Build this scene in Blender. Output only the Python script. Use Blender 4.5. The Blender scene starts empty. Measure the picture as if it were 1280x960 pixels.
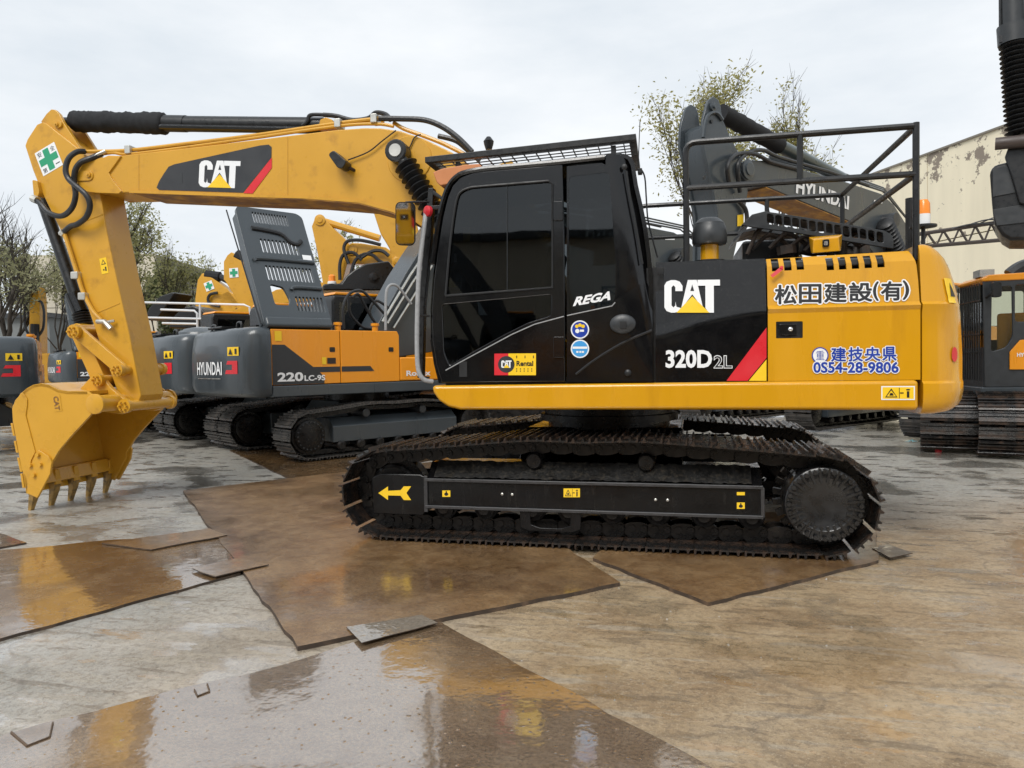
import bpy, bmesh, math, random
from mathutils import Vector as V, Matrix
S = bpy.context.scene
C = S.collection
R_ = math.radians
# ------------------------------------------------------------------ camera
FPX = 930.0; YAW = R_(13.7); ROLL = .0164; PITCH = math.atan(28/930.0)
CAM = V((.85, -7.67, 1.565))
_f = V((-math.sin(YAW)*math.cos(PITCH), math.cos(YAW)*math.cos(PITCH), -math.sin(PITCH)))
_r0 = V((math.cos(YAW), math.sin(YAW), 0)); _u0 = _r0.cross(_f)
_R = _r0*math.cos(ROLL) - _u0*math.sin(ROLL); _U = _u0*math.cos(ROLL) + _r0*math.sin(ROLL)
cd = bpy.data.cameras.new('camera'); cam = bpy.data.objects.new('camera', cd); C.objects.link(cam)
cam.matrix_world = Matrix(((_R.x, _U.x, -_f.x, CAM.x), (_R.y, _U.y, -_f.y, CAM.y), (_R.z, _U.z, -_f.z, CAM.z), (0, 0, 0, 1)))
cd.sensor_width = 36; cd.sensor_fit = 'HORIZONTAL'; cd.lens = FPX/1280*36; cd.clip_end = 3000; cd.clip_start = .05
S.camera = cam
S.render.resolution_x = 1024; S.render.resolution_y = 768
# ------------------------------------------------------------------ sky, sun, exposure
SUN_EL, SUN_AZ = R_(48), R_(190)          # azimuth of the brightest part of the cloud, clockwise from +Y
w = bpy.data.worlds.new('World'); S.world = w; w.use_nodes = True
nt = w.node_tree; nt.nodes.clear(); N = nt.nodes.new; L = nt.links.new
sky = N('ShaderNodeTexSky'); sky.sky_type = 'NISHITA'; sky.sun_disc = False
sky.sun_elevation = SUN_EL; sky.sun_rotation = SUN_AZ; sky.dust_density = 3; sky.air_density = 1.2
hs = N('ShaderNodeHueSaturation'); hs.inputs['Saturation'].default_value = .25; L(sky.outputs[0], hs.inputs['Color'])
tc = N('ShaderNodeTexCoord'); mp = N('ShaderNodeMapping'); mp.inputs['Scale'].default_value = (1.4, 1.4, 4.5)
L(tc.outputs['Generated'], mp.inputs[0])
nz = N('ShaderNodeTexNoise'); nz.inputs['Scale'].default_value = 1.1; nz.inputs['Detail'].default_value = 7; nz.inputs['Roughness'].default_value = .58
L(mp.outputs[0], nz.inputs['Vector'])
cr = N('ShaderNodeValToRGB'); cr.color_ramp.elements[0].position = .3; cr.color_ramp.elements[1].position = .7
cr.color_ramp.elements[0].color = (3.7, 4.15, 4.6, 1); cr.color_ramp.elements[1].color = (5.6, 5.75, 5.9, 1)
L(nz.outputs[0], cr.inputs[0])
mx = N('ShaderNodeMix'); mx.data_type = 'RGBA'; mx.inputs['Factor'].default_value = .96
L(hs.outputs[0], mx.inputs[6]); L(cr.outputs[0], mx.inputs[7])
bg = N('ShaderNodeBackground'); bg.inputs[1].default_value = .1; L(mx.outputs[2], bg.inputs[0])
wo = N('ShaderNodeOutputWorld'); L(bg.outputs[0], wo.inputs[0])
sd = bpy.data.lights.new('sun', 'SUN'); sd.energy = 1.5; sd.angle = R_(28); sd.color = (1, .97, .92)
so = bpy.data.objects.new('sun', sd); C.objects.link(so); so.location = (6, -12, 20)
_sdir = V((math.sin(SUN_AZ)*math.cos(SUN_EL), math.cos(SUN_AZ)*math.cos(SUN_EL), math.sin(SUN_EL)))
so.rotation_euler = _sdir.to_track_quat('Z', 'Y').to_euler()
S.view_settings.view_transform = 'Standard'; S.view_settings.look = 'None'; S.view_settings.gamma = 1
S.view_settings.exposure = .85
S.view_settings.use_curve_mapping = False
# ------------------------------------------------------------------ helpers
GZ = -.032                                   # level of the concrete; steel plates lie on it
def ray(u, v): return _f + _R*((u-640)/FPX) - _U*((v-480)/FPX)
def proj(p):
    d = V(p)-CAM; q = d.dot(_f); return (640+FPX*d.dot(_R)/q, 480-FPX*d.dot(_U)/q)
def gnd(u, v, z=GZ):
    d = ray(u, v); return CAM + d*((z-CAM.z)/d.z)
def deep(u, v, depth): return CAM + ray(u, v)*depth
class Frame:                                # a vertical working plane of a machine: x along, y across, z up
    def __init__(s, o, a):
        s.o = V((o[0], o[1], 0)); s.a = a
        s.x = V((math.cos(a), math.sin(a), 0)); s.y = V((-math.sin(a), math.cos(a), 0))
    def at(s, u, v, y=0):
        d = ray(u, v); c = CAM-s.o; p = c+d*((y-c.dot(s.y))/d.dot(s.y)); return (p.dot(s.x), p.z)
    def p3(s, u, v, y=0):
        x, z = s.at(u, v, y); return V((x, y, z))
    def poly(s, pts, y=0): return [s.at(u, v, y) for u, v in pts]
    def path(s, pts, y=0): return [s.p3(q[0], q[1], q[2] if len(q) > 2 else y) for q in pts]
    def world(s, p): return s.o + s.x*p[0] + s.y*p[1] + V((0, 0, p[2]))

class MB:
    def __init__(s): s.v = []; s.f = []
    def add(s, vs, fs):
        n = len(s.v); s.v += [tuple(p) for p in vs]; s.f += [tuple(i+n for i in f) for f in fs]; return s
    def box(s, a, b):
        x0, y0, z0 = [min(a[i], b[i]) for i in range(3)]; x1, y1, z1 = [max(a[i], b[i]) for i in range(3)]
        return s.add([(x0,y0,z0),(x1,y0,z0),(x1,y1,z0),(x0,y1,z0),(x0,y0,z1),(x1,y0,z1),(x1,y1,z1),(x0,y1,z1)],
                     [(0,3,2,1),(4,5,6,7),(0,1,5,4),(1,2,6,5),(2,3,7,6),(3,0,4,7)])
    def prism(s, poly, y0, y1):
        if y0 > y1: y0, y1 = y1, y0
        a = sum(poly[i][0]*poly[(i+1) % len(poly)][1]-poly[(i+1) % len(poly)][0]*poly[i][1] for i in range(len(poly)))
        if a < 0: poly = poly[::-1]
        n = len(poly)
        return s.add([(x, y0, z) for x, z in poly]+[(x, y1, z) for x, z in poly],
                     [tuple(range(n)), tuple(range(2*n-1, n-1, -1))]+[((i+1) % n, i, i+n, (i+1) % n+n) for i in range(n)])
    def slab(s, poly, z0, z1):              # polygon in plan
        a = sum(poly[i][0]*poly[(i+1) % len(poly)][1]-poly[(i+1) % len(poly)][0]*poly[i][1] for i in range(len(poly)))
        if a < 0: poly = poly[::-1]
        n = len(poly)
        return s.add([(x, y, z0) for x, y in poly]+[(x, y, z1) for x, y in poly],
                     [tuple(range(n-1, -1, -1)), tuple(range(n, 2*n))]+[(i, (i+1) % n, (i+1) % n+n, i+n) for i in range(n)])
    def tube(s, path, r, n=8, closed=False):
        P = [V(p) for p in path]; m = len(P); rs = r if isinstance(r, (list, tuple)) else [r]*m
        T = []
        for i in range(m):
            if closed: t = P[(i+1) % m]-P[i-1]
            else: t = P[min(i+1, m-1)]-P[max(i-1, 0)]
            T.append(t.normalized() if t.length > 1e-9 else V((0, 0, 1)))
        u = T[0].orthogonal().normalized(); vs = []
        for i in range(m):
            u = (u-T[i]*u.dot(T[i])).normalized(); w_ = T[i].cross(u)
            for k in range(n):
                a = 2*math.pi*k/n; vs.append(P[i]+(u*math.cos(a)+w_*math.sin(a))*rs[i])
        fs = []
        for i in range(m if closed else m-1):
            j = (i+1) % m
            for k in range(n): fs.append((i*n+k, i*n+(k+1) % n, j*n+(k+1) % n, j*n+k))
        if not closed: fs += [tuple(range(n-1, -1, -1)), tuple(range((m-1)*n, m*n))]
        return s.add(vs, fs)
    def cyl(s, a, b, r, n=16, r2=None): return s.tube([a, b], [r, r if r2 is None else r2], n)
    def lathe(s, o, axis, prof, n=20):       # prof: (distance along axis, radius)
        o = V(o); ax = V(axis).normalized()
        P = [o+ax*h for h, r in prof]; u = ax.orthogonal().normalized(); w_ = ax.cross(u); vs = []
        for p, (h, r) in zip(P, prof):
            for k in range(n):
                a = 2*math.pi*k/n; vs.append(p+(u*math.cos(a)+w_*math.sin(a))*max(r, 1e-4))
        m = len(prof); fs = [(i*n+k, i*n+(k+1) % n, (i+1)*n+(k+1) % n, (i+1)*n+k) for i in range(m-1) for k in range(n)]
        fs += [tuple(range(n-1, -1, -1)), tuple(range((m-1)*n, m*n))]
        return s.add(vs, fs)
    def loft(s, rings, caps=True, closed=True):
        n = len(rings[0]); vs = [p for r in rings for p in r]; m = len(rings)
        fs = [(i*n+k, i*n+(k+1) % n, (i+1)*n+(k+1) % n, (i+1)*n+k) for i in range(m-1) for k in range(n if closed else n-1)]
        if caps: fs += [tuple(range(n-1, -1, -1)), tuple(range((m-1)*n, m*n))]
        return s.add(vs, fs)
    def rot(s, c, axis, ang):
        M = Matrix.Rotation(ang, 3, V(axis)); c = V(c); s.v = [tuple(M @ (V(p)-c)+c) for p in s.v]; return s
    def mesh(s, name, mat, sharp=32):
        me = bpy.data.meshes.new(name); me.from_pydata([tuple(p) for p in s.v], [], s.f); me.update()
        bm = bmesh.new(); bm.from_mesh(me); bmesh.ops.recalc_face_normals(bm, faces=bm.faces); bm.to_mesh(me); bm.free()
        if mat: me.materials.append(mat)
        for p in me.polygons: p.use_smooth = True
        me.set_sharp_from_angle(angle=R_(sharp)); return me
    def build(s, name, mat, parent=None, rz=0, bevel=0, seg=2, sharp=32, label=None):
        o = bpy.data.objects.new(name, s.mesh(name, mat, sharp)); C.objects.link(o)
        o.parent = parent; o.rotation_euler.z = rz
        if label: o['label'] = label
        if bevel:
            b = o.modifiers.new('bevel', 'BEVEL'); b.width = bevel; b.segments = seg; b.limit_method = 'ANGLE'; b.angle_limit = R_(35); b.harden_normals = True
        return o
def smooth(pts, k=6, closed=False):          # Catmull-Rom through points
    P = [V(p) for p in pts]; n = len(P); out = []
    for i in range(n if closed else n-1):
        g = (lambda j: P[j % n]) if closed else (lambda j: P[max(0, min(n-1, j))])
        a, b, c, d = g(i-1), g(i), g(i+1), g(i+2)
        for q in range(k):
            t = q/k; out.append(.5*((2*b)+(c-a)*t+(2*a-5*b+4*c-d)*t*t+(3*b-a-3*c+d)*t**3))
    if not closed: out.append(P[-1])
    return out
def rrect(x0, z0, x1, z1, r, k=3):
    o = []
    for cx, cz, a0 in ((x1-r, z1-r, 0), (x0+r, z1-r, 90), (x0+r, z0+r, 180), (x1-r, z0+r, 270)):
        for q in range(k+1):
            a = R_(a0+90*q/k); o.append((cx+r*math.cos(a), cz+r*math.sin(a)))
    return o
def rpoly(poly, r, k=3):                     # round every corner of a polygon
    o = []; n = len(poly)
    for i in range(n):
        p, a, b = V(poly[i]), V(poly[i-1]), V(poly[(i+1) % n]); da, db = (a-p), (b-p)
        q = min(r, da.length*.45, db.length*.45); s0 = p+da.normalized()*q; s1 = p+db.normalized()*q
        for j in range(k+1):
            t = j/k; o.append(tuple((1-t)**2*s0+2*t*(1-t)*p+t*t*s1))
    return o
def holed(outer, holes, yf, thick, name, mat, parent, rz=0, cuts=(), bevel=0, slant=()):
    """a sheet in the xz plane with openings; y = yf(x, z); thick goes towards +y"""
    bm = bmesh.new(); ed = []
    for lp in [outer]+list(holes):
        vs = [bm.verts.new((x, 0, z)) for x, z in lp]
        ed += [bm.edges.new((vs[i], vs[(i+1) % len(vs)])) for i in range(len(vs))]
    bmesh.ops.triangle_fill(bm, edges=ed, use_beauty=True, use_dissolve=False, normal=(0, -1, 0))
    for z in cuts: bmesh.ops.bisect_plane(bm, geom=bm.verts[:]+bm.edges[:]+bm.faces[:], plane_co=(0, 0, z), plane_no=(0, 0, 1))
    for (xa_, za_), (xb_, zb_) in slant: bmesh.ops.bisect_plane(bm, geom=bm.verts[:]+bm.edges[:]+bm.faces[:], plane_co=(xa_, 0, za_), plane_no=V((-(zb_-za_), 0, xb_-xa_)).normalized())
    bmesh.ops.recalc_face_normals(bm, faces=bm.faces)
    if sum(f.normal.y*f.calc_area() for f in bm.faces) > 0: bmesh.ops.reverse_faces(bm, faces=bm.faces)
    top = list(bm.faces)
    if thick:
        d = bmesh.ops.duplicate(bm, geom=bm.verts[:]+bm.edges[:]+bm.faces[:])
        nf = [g for g in d['geom'] if isinstance(g, bmesh.types.BMFace)]; nv = [g for g in d['geom'] if isinstance(g, bmesh.types.BMVert)]
        vm = d['vert_map']
        be = [e for e in bm.edges if len(e.link_faces) == 1 and e.verts[0] not in nv]
        for e in be:
            a, b = e.verts; f = e.link_faces[0]
            ls = [l for l in f.loops if l.edge == e][0]
            a, b = ls.vert, ls.link_loop_next.vert
            bm.faces.new((b, a, vm[a], vm[b]))
        bmesh.ops.reverse_faces(bm, faces=nf)
        for q in nv: q.co.y += thick
    for q in bm.verts: q.co.y += yf(q.co.x, q.co.z)
    me = bpy.data.meshes.new(name); bm.to_mesh(me); bm.free(); me.materials.append(mat)
    for p in me.polygons: p.use_smooth = True
    me.set_sharp_from_angle(angle=R_(25))
    o = bpy.data.objects.new(name, me); C.objects.link(o); o.parent = parent; o.rotation_euler.z = rz
    if bevel:
        b = o.modifiers.new('bevel', 'BEVEL'); b.width = bevel; b.segments = 2; b.limit_method = 'ANGLE'; b.angle_limit = R_(50)
    return o
def thing(name, label, cat, loc=(0, 0, 0), rz=0, group=None):
    o = bpy.data.objects.new(name, None); C.objects.link(o); o.location = loc; o.rotation_euler.z = rz; o.empty_display_size = .3
    return tag(o, label, cat, group)
def tag(o, label, cat, group=None, kind=None):
    if label: o['label'] = label
    if cat: o['category'] = cat
    if group: o['group'] = group
    if kind: o['kind'] = kind
    return o
def copy_tree(o, parent=None):
    c = o.copy(); C.objects.link(c); c.parent = parent
    for ch in o.children: copy_tree(ch, c)
    return c
# ------------------------------------------------------------------ materials
def srgb(r, g, b):
    f = lambda c: (c/255/12.92 if c/255 <= .04045 else ((c/255+.055)/1.055)**2.4)
    return (f(r), f(g), f(b), 1)
MATS = {}
def mat(name, col, rough=.4, metal=0, coat=0, var=.08, vs=6, bump=0, bs=120, col2=None, mixs=8, thr=(.45, .65), rvar=.12, streak=False, spec=.5, cior=1.5, drops=0):
    m = bpy.data.materials.new(name); m.use_nodes = True; nt = m.node_tree; b = nt.nodes['Principled BSDF']; N = nt.nodes.new; L = nt.links.new
    if len(col) == 3: col = (*col, 1)
    tc = N('ShaderNodeTexCoord'); mp = N('ShaderNodeMapping'); L(tc.outputs['Object'], mp.inputs[0])
    if streak: mp.inputs['Scale'].default_value = (1, 1, .16)
    n1 = N('ShaderNodeTexNoise'); n1.inputs['Scale'].default_value = vs; n1.inputs['Detail'].default_value = 5; L(mp.outputs[0], n1.inputs['Vector'])
    lo = N('ShaderNodeMix'); lo.data_type = 'RGBA'; L(n1.outputs[0], lo.inputs['Factor'])
    lo.inputs[6].default_value = tuple(max(0, c*(1-var*1.6)) for c in col[:3])+(1,); lo.inputs[7].default_value = tuple(min(1, c*(1+var*1.6)) for c in col[:3])+(1,)
    out = lo.outputs[2]
    if col2:
        n2 = N('ShaderNodeTexNoise'); n2.inputs['Scale'].default_value = mixs; n2.inputs['Detail'].default_value = 7; n2.inputs['Roughness'].default_value = .65; L(mp.outputs[0], n2.inputs['Vector'])
        rm = N('ShaderNodeMapRange'); rm.inputs[1].default_value = thr[0]; rm.inputs[2].default_value = thr[1]; L(n2.outputs[0], rm.inputs[0])
        m2 = N('ShaderNodeMix'); m2.data_type = 'RGBA'; L(rm.outputs[0], m2.inputs['Factor']); L(out, m2.inputs[6]); m2.inputs[7].default_value = (*col2[:3], 1); out = m2.outputs[2]
    L(out, b.inputs['Base Color'])
    rr = N('ShaderNodeMapRange'); L(n1.outputs[0], rr.inputs[0]); rr.inputs[1].default_value = .3; rr.inputs[2].default_value = .7
    rr.inputs[3].default_value = max(.02, rough-rvar); rr.inputs[4].default_value = min(1, rough+rvar); L(rr.outputs[0], b.inputs['Roughness'])
    b.inputs['Metallic'].default_value = metal; b.inputs['Coat Weight'].default_value = coat; b.inputs['Coat Roughness'].default_value = .06; b.inputs['Coat IOR'].default_value = cior
    b.inputs['Specular IOR Level'].default_value = spec
    hsrc = None
    if bump:
        n3 = N('ShaderNodeTexNoise'); n3.inputs['Scale'].default_value = bs; n3.inputs['Detail'].default_value = 3; L(tc.outputs['Object'], n3.inputs['Vector'])
        bp = N('ShaderNodeBump'); bp.inputs['Strength'].default_value = bump; bp.inputs['Distance'].default_value = .004; L(n3.outputs[0], bp.inputs['Height']); hsrc = bp.outputs[0]
    if drops:                                # rain drops standing on the paint
        vo = N('ShaderNodeTexVoronoi'); vo.inputs['Scale'].default_value = 75; L(tc.outputs['Object'], vo.inputs['Vector'])
        dr = N('ShaderNodeMapRange'); dr.inputs[1].default_value = .33; dr.inputs[2].default_value = .08; dr.inputs[3].default_value = 0; dr.inputs[4].default_value = 1; L(vo.outputs['Distance'], dr.inputs[0])
        b2 = N('ShaderNodeBump'); b2.inputs['Strength'].default_value = drops; b2.inputs['Distance'].default_value = .0025; L(dr.outputs[0], b2.inputs['Height'])
        if hsrc: L(hsrc, b2.inputs['Normal'])
        L(b2.outputs[0], b.inputs['Coat Normal' if coat else 'Normal'])
    if hsrc: L(hsrc, b.inputs['Normal'])
    MATS[name] = m; return m
YEL = mat('cat_yellow_paint', (.6, .29, .006), .26, coat=.35, spec=.4, col2=(.44, .2, .008), mixs=5, thr=(.52, .85), var=.06, vs=3, bump=.05, bs=30, streak=True, drops=.25)
YBM = mat('cat_yellow_arm_paint', (.58, .3, .024), .34, coat=.2, spec=.4, var=.07, vs=2.5, bump=.08, bs=25, col2=(.36, .17, .02), mixs=4, thr=(.56, .8), drops=.2)
YUN = mat('patchy_brown', (.22, .1, .03), .6, var=.3, vs=9, col2=(.5, .25, .03), mixs=4)  # dark brown with yellow patches, for boom undersides and cast lettering
BLK = mat('gloss_black_paint', (.0045, .0045, .005), .14, coat=.35, var=.2, vs=8, rvar=.06, drops=.35, spec=.35)
BKM = mat('satin_black', (.0085, .009, .0098), .36, var=.3, vs=20, bump=.15, bs=150)
BKG = mat('grey_black_plastic', (.028, .031, .034), .42, var=.2, vs=12, bump=.1, bs=160)
RUB = mat('black_rubber', (.008, .0085, .0095), .5, var=.3, vs=25, bump=.2, bs=90)
FUZ = mat('fuzzy_black_sleeve', (.012, .013, .015), .9, var=.5, vs=60, bump=1, bs=70)
STL = mat('wet_dark_steel', (.008, .0075, .0075), .3, metal=.0, var=.45, vs=14, col2=(.026, .02, .015), mixs=10, thr=(.5, .8), bump=.3, bs=80, spec=.3)
SHO = mat('track_shoe_steel', (.012, .011, .0105), .26, metal=.0, var=.5, vs=9, col2=(.075, .043, .027), mixs=7, thr=(.47, .72), bump=.4, bs=70, spec=.5)
SHG = mat('grey_shoe_steel', (.045, .043, .041), .32, var=.4, vs=9, col2=(.09, .075, .062), mixs=8, thr=(.5, .75), bump=.4, bs=70, spec=.6)
FRM = mat('track_frame_paint', (.005, .005, .0055), .2, coat=.12, var=.4, vs=10, col2=(.02, .019, .017), mixs=18, thr=(.55, .8), bump=.12, bs=60, streak=True, spec=.25)
DRT = mat('muddy_frame_top', (.008, .0078, .0075), .45, spec=.3, var=.5, vs=16, col2=(.04, .034, .026), mixs=26, thr=(.5, .7), bump=.8, bs=60)
CHR = mat('chrome', (.75, .76, .77), .12, metal=1, var=.03)
ZNC = mat('zinc_clamp', (.55, .54, .5), .35, metal=.8, var=.15)
SIL = mat('taped_silver_bar', (.3, .305, .31), .5, var=.18, vs=30, bump=.5, bs=50)
WHT = mat('white_decal', (.78, .79, .8), .35, var=.02)
RED = mat('red_decal', (.62, .02, .03), .35, var=.03)
DYL = mat('yellow_decal', (.85, .55, .02), .35, var=.03)
DBK = mat('black_decal', (.012, .012, .014), .4, var=.1)
DGR = mat('charcoal_decal', (.028, .03, .034), .4, var=.1)
GRN = mat('green_decal', (.02, .3, .15), .4, var=.04)
BLU = mat('blue_decal', (.012, .045, .33), .35, var=.05)
LBL = mat('light_blue_decal', (.05, .3, .65), .35, var=.08)
HYG = mat('charcoal_machine_paint', (.043, .053, .061), .34, coat=.25, var=.12, vs=2.5, bump=.05, bs=40, streak=True)
HYO = mat('orange_machine_paint', (.8, .29, .006), .33, coat=.3, var=.04, vs=3, streak=True, drops=.2)
VIS = mat('tinted_orange_visor', (.52, .2, .075), .4, var=.05)
AMB = mat('amber_lens', (.85, .25, .02), .25, var=.05)
CWD = mat('tooth_steel', (.36, .22, .06), .5, metal=.1, var=.35, vs=18, col2=(.12, .08, .035), mixs=14, bump=.3)
MIR = mat('mirror_glass', (.72, .74, .76), .03, metal=1, var=.02, rvar=.01)
SEA = mat('seat_fabric', (.03, .03, .032), .8, var=.3, vs=30)
HOS = mat('black_hose', (.015, .016, .018), .42, var=.2, vs=30, bump=.3, bs=120)
RST = mat('rusty_engine_parts', (.035, .022, .015), .7, var=.5, vs=16, col2=(.02, .018, .016), mixs=10, bump=.4)
REDP = mat('red_plastic', (.55, .02, .03), .4)
def glass(name, tint, ior=1.5):
    m = bpy.data.materials.new(name); m.use_nodes = True; nt = m.node_tree; nt.nodes.clear(); N = nt.nodes.new; L = nt.links.new
    t = N('ShaderNodeBsdfTransparent'); t.inputs[0].default_value = (*tint, 1); g = N('ShaderNodeBsdfGlossy'); g.inputs['Roughness'].default_value = .02; g.inputs[0].default_value = (.9, .92, .93, 1)
    fr = N('ShaderNodeFresnel'); fr.inputs[0].default_value = ior; mx = N('ShaderNodeMixShader'); L(fr.outputs[0], mx.inputs[0]); L(t.outputs[0], mx.inputs[1]); L(g.outputs[0], mx.inputs[2])
    tc = N('ShaderNodeTexCoord'); n = N('ShaderNodeTexNoise'); n.inputs['Scale'].default_value = 1.7; L(tc.outputs['Object'], n.inputs['Vector'])
    bp = N('ShaderNodeBump'); bp.inputs['Strength'].default_value = .05; bp.inputs['Distance'].default_value = .02; L(n.outputs[0], bp.inputs['Height']); L(bp.outputs[0], g.inputs['Normal'])
    o = N('ShaderNodeOutputMaterial'); L(mx.outputs[0], o.inputs[0]); MATS[name] = m; return m
GLS = glass('tinted_cab_glass', (.3, .32, .33), 1.58); GLC = glass('clear_cab_glass', (.78, .84, .83))
# ------------------------------------------------------------------ lettering: glyph meshes normalised to a unit box
GLY = {}
def glyph(txt, bold=0.0):
    k = (txt, bold)
    if k in GLY: return GLY[k]
    cu = bpy.data.curves.new('glyphs', 'FONT'); cu.body = txt; cu.offset = bold; cu.extrude = 0; cu.resolution_u = 3; cu.fill_mode = 'FRONT'
    o = bpy.data.objects.new('glyphs', cu); C.objects.link(o); bpy.context.view_layer.update()
    me = bpy.data.meshes.new_from_object(o.evaluated_get(bpy.context.evaluated_depsgraph_get()))
    vs = [v.co.copy() for v in me.vertices]; fs = [tuple(p.vertices) for p in me.polygons]
    bpy.data.objects.remove(o); bpy.data.meshes.remove(me)
    x0, x1 = min(v.x for v in vs), max(v.x for v in vs); y0, y1 = min(v.y for v in vs), max(v.y for v in vs)
    GLY[k] = ([((v.x-x0)/(x1-x0), (v.y-y0)/(y1-y0)) for v in vs], fs); return GLY[k]
def lay(mb, shape, p0, wx, hz, off):
    """flat unit-square shape onto the parallelogram p0 + s*wx + t*hz, lifted by off towards the viewer"""
    vs, fs = shape; n = wx.cross(hz).normalized(); mb.add([p0+wx*s+hz*t+n*off for s, t in vs], fs)
def quad(fr, u0, v0, u1, v1, y, sh=0, tl=0):     # pixel box -> parallelogram in a frame's plane
    p0 = fr.p3(u0, v1, y); return p0, fr.p3(u1, v1+tl, y)-p0, fr.p3(u0+sh, v0, y)-p0
def decal(name, m, q, shape, off, parent, rz=0, label=None):
    mb = MB(); lay(mb, shape, *q, off); return mb.build(name, m, parent, rz, label=label)
def P(*pts): return ([tuple(p) for p in pts], [tuple(range(len(pts)))])
def JOIN(*shapes):
    vs, fs = [], []
    for s in shapes: n = len(vs); vs += s[0]; fs += [tuple(i+n for i in f) for f in s[1]]
    return (vs, fs)
RECT = P((0, 0), (1, 0), (1, 1), (0, 1))
def DISC(n=24, cx=.5, cy=.5, r=.5): return ([(cx+r*math.cos(2*math.pi*i/n), cy+r*math.sin(2*math.pi*i/n)) for i in range(n)], [tuple(range(n))])
def box2(x0, y0, x1, y1): return P((x0, y0), (x1, y0), (x1, y1), (x0, y1))
CAT_C = ([(.33,.66),(.33,.82),(.28,.95),(.2,1),(.12,1),(.04,.95),(0,.84),(0,.16),(.04,.05),(.12,0),(.19,0),(.25,.03),(.3,.14),(.22,.18),(.2,.34),(.2,.22),(.165,.16),(.13,.22),(.13,.78),(.165,.84),(.2,.78),(.2,.66)],
         [(0,1,2,20,21),(2,3,19,20),(3,4,18,19),(4,5,6,18),(6,7,17,18),(7,8,17),(8,9,16,17),(9,10,16),(10,11,15,16),(11,12,13,15),(13,14,15)])
CAT_A = P((.30, .10), (.425, 1), (.585, 1), (.70, .12), (.505, .56))
CAT_T = P((.60, .82), (.74, .82), (.74, .14), (.80, 0), (.89, 0), (.89, .82), (1, .82), (1, 1), (.60, 1))
CAT_W = JOIN(CAT_C, CAT_A, CAT_T); CAT_TRI = P((.22, 0), (.81, 0), (.505, .5)); CAT_EYE = P((.47, .66), (.54, .66), (.505, .86))
def cat_logo(q, parent, rz, off=.003):
    o = decal('lettering', WHT, q, CAT_W, off, parent, rz); decal('logo_triangle', DYL, q, CAT_TRI, off+.001, parent, rz); decal('letter_counter', DBK, q, CAT_EYE, off+.001, parent, rz); return o
def warn(q, parent, rz=0, off=.003, name='warning_decal', white=False):
    p0, wx, hz = q
    if white: decal('decal_border', WHT, (p0-wx*.04-hz*.1, wx*1.08, hz*1.2), RECT, off-.001, parent, rz)
    decal(name, DYL, q, RECT, off, parent, rz)
    tri = JOIN(P((.08, .12), (.48, .12), (.44, .2), (.13, .2)), P((.08, .12), (.13, .2), (.28, .74), (.28, .9)), P((.48, .12), (.28, .9), (.28, .74), (.44, .2)), P((.22, .28), (.36, .28), (.32, .5), (.25, .5)),
               box2(.56, .45, .68, .55), box2(.78, .1, .86, .65), DISC(8, .82, .78, .07), box2(.53, .05, .55, .95))
    decal('warning_symbol', DBK, q, tri, off+.0012, parent, rz)
HYL = P((.0, 0), (1, 0), (1, 1), (.25, 1), (.14, .72), (.62, .72), (.62, .3), (.1, .3))   # red rear logo

def stamped(name, m, q, txt, r, off, parent, rz=0, n=8, bold=0.0):
    """a glyph run thickened by laying shifted copies over each other, each a hair further out"""
    mb = MB(); p0, wx, hz = q; ux, uz = wx.normalized(), hz.normalized(); g_ = glyph(txt, bold)
    for i in range(n+1):
        a = 2*math.pi*i/n; d = (ux*math.cos(a)+uz*math.sin(a))*r if i < n else V((0, 0, 0)); lay(mb, g_, p0+d, wx, hz, off+i*.00012)
    return mb.build(name, m, parent, rz)
CAT_C = P(*CAT_C[0]); CAT_W = JOIN(CAT_C, CAT_A, CAT_T)
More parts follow.
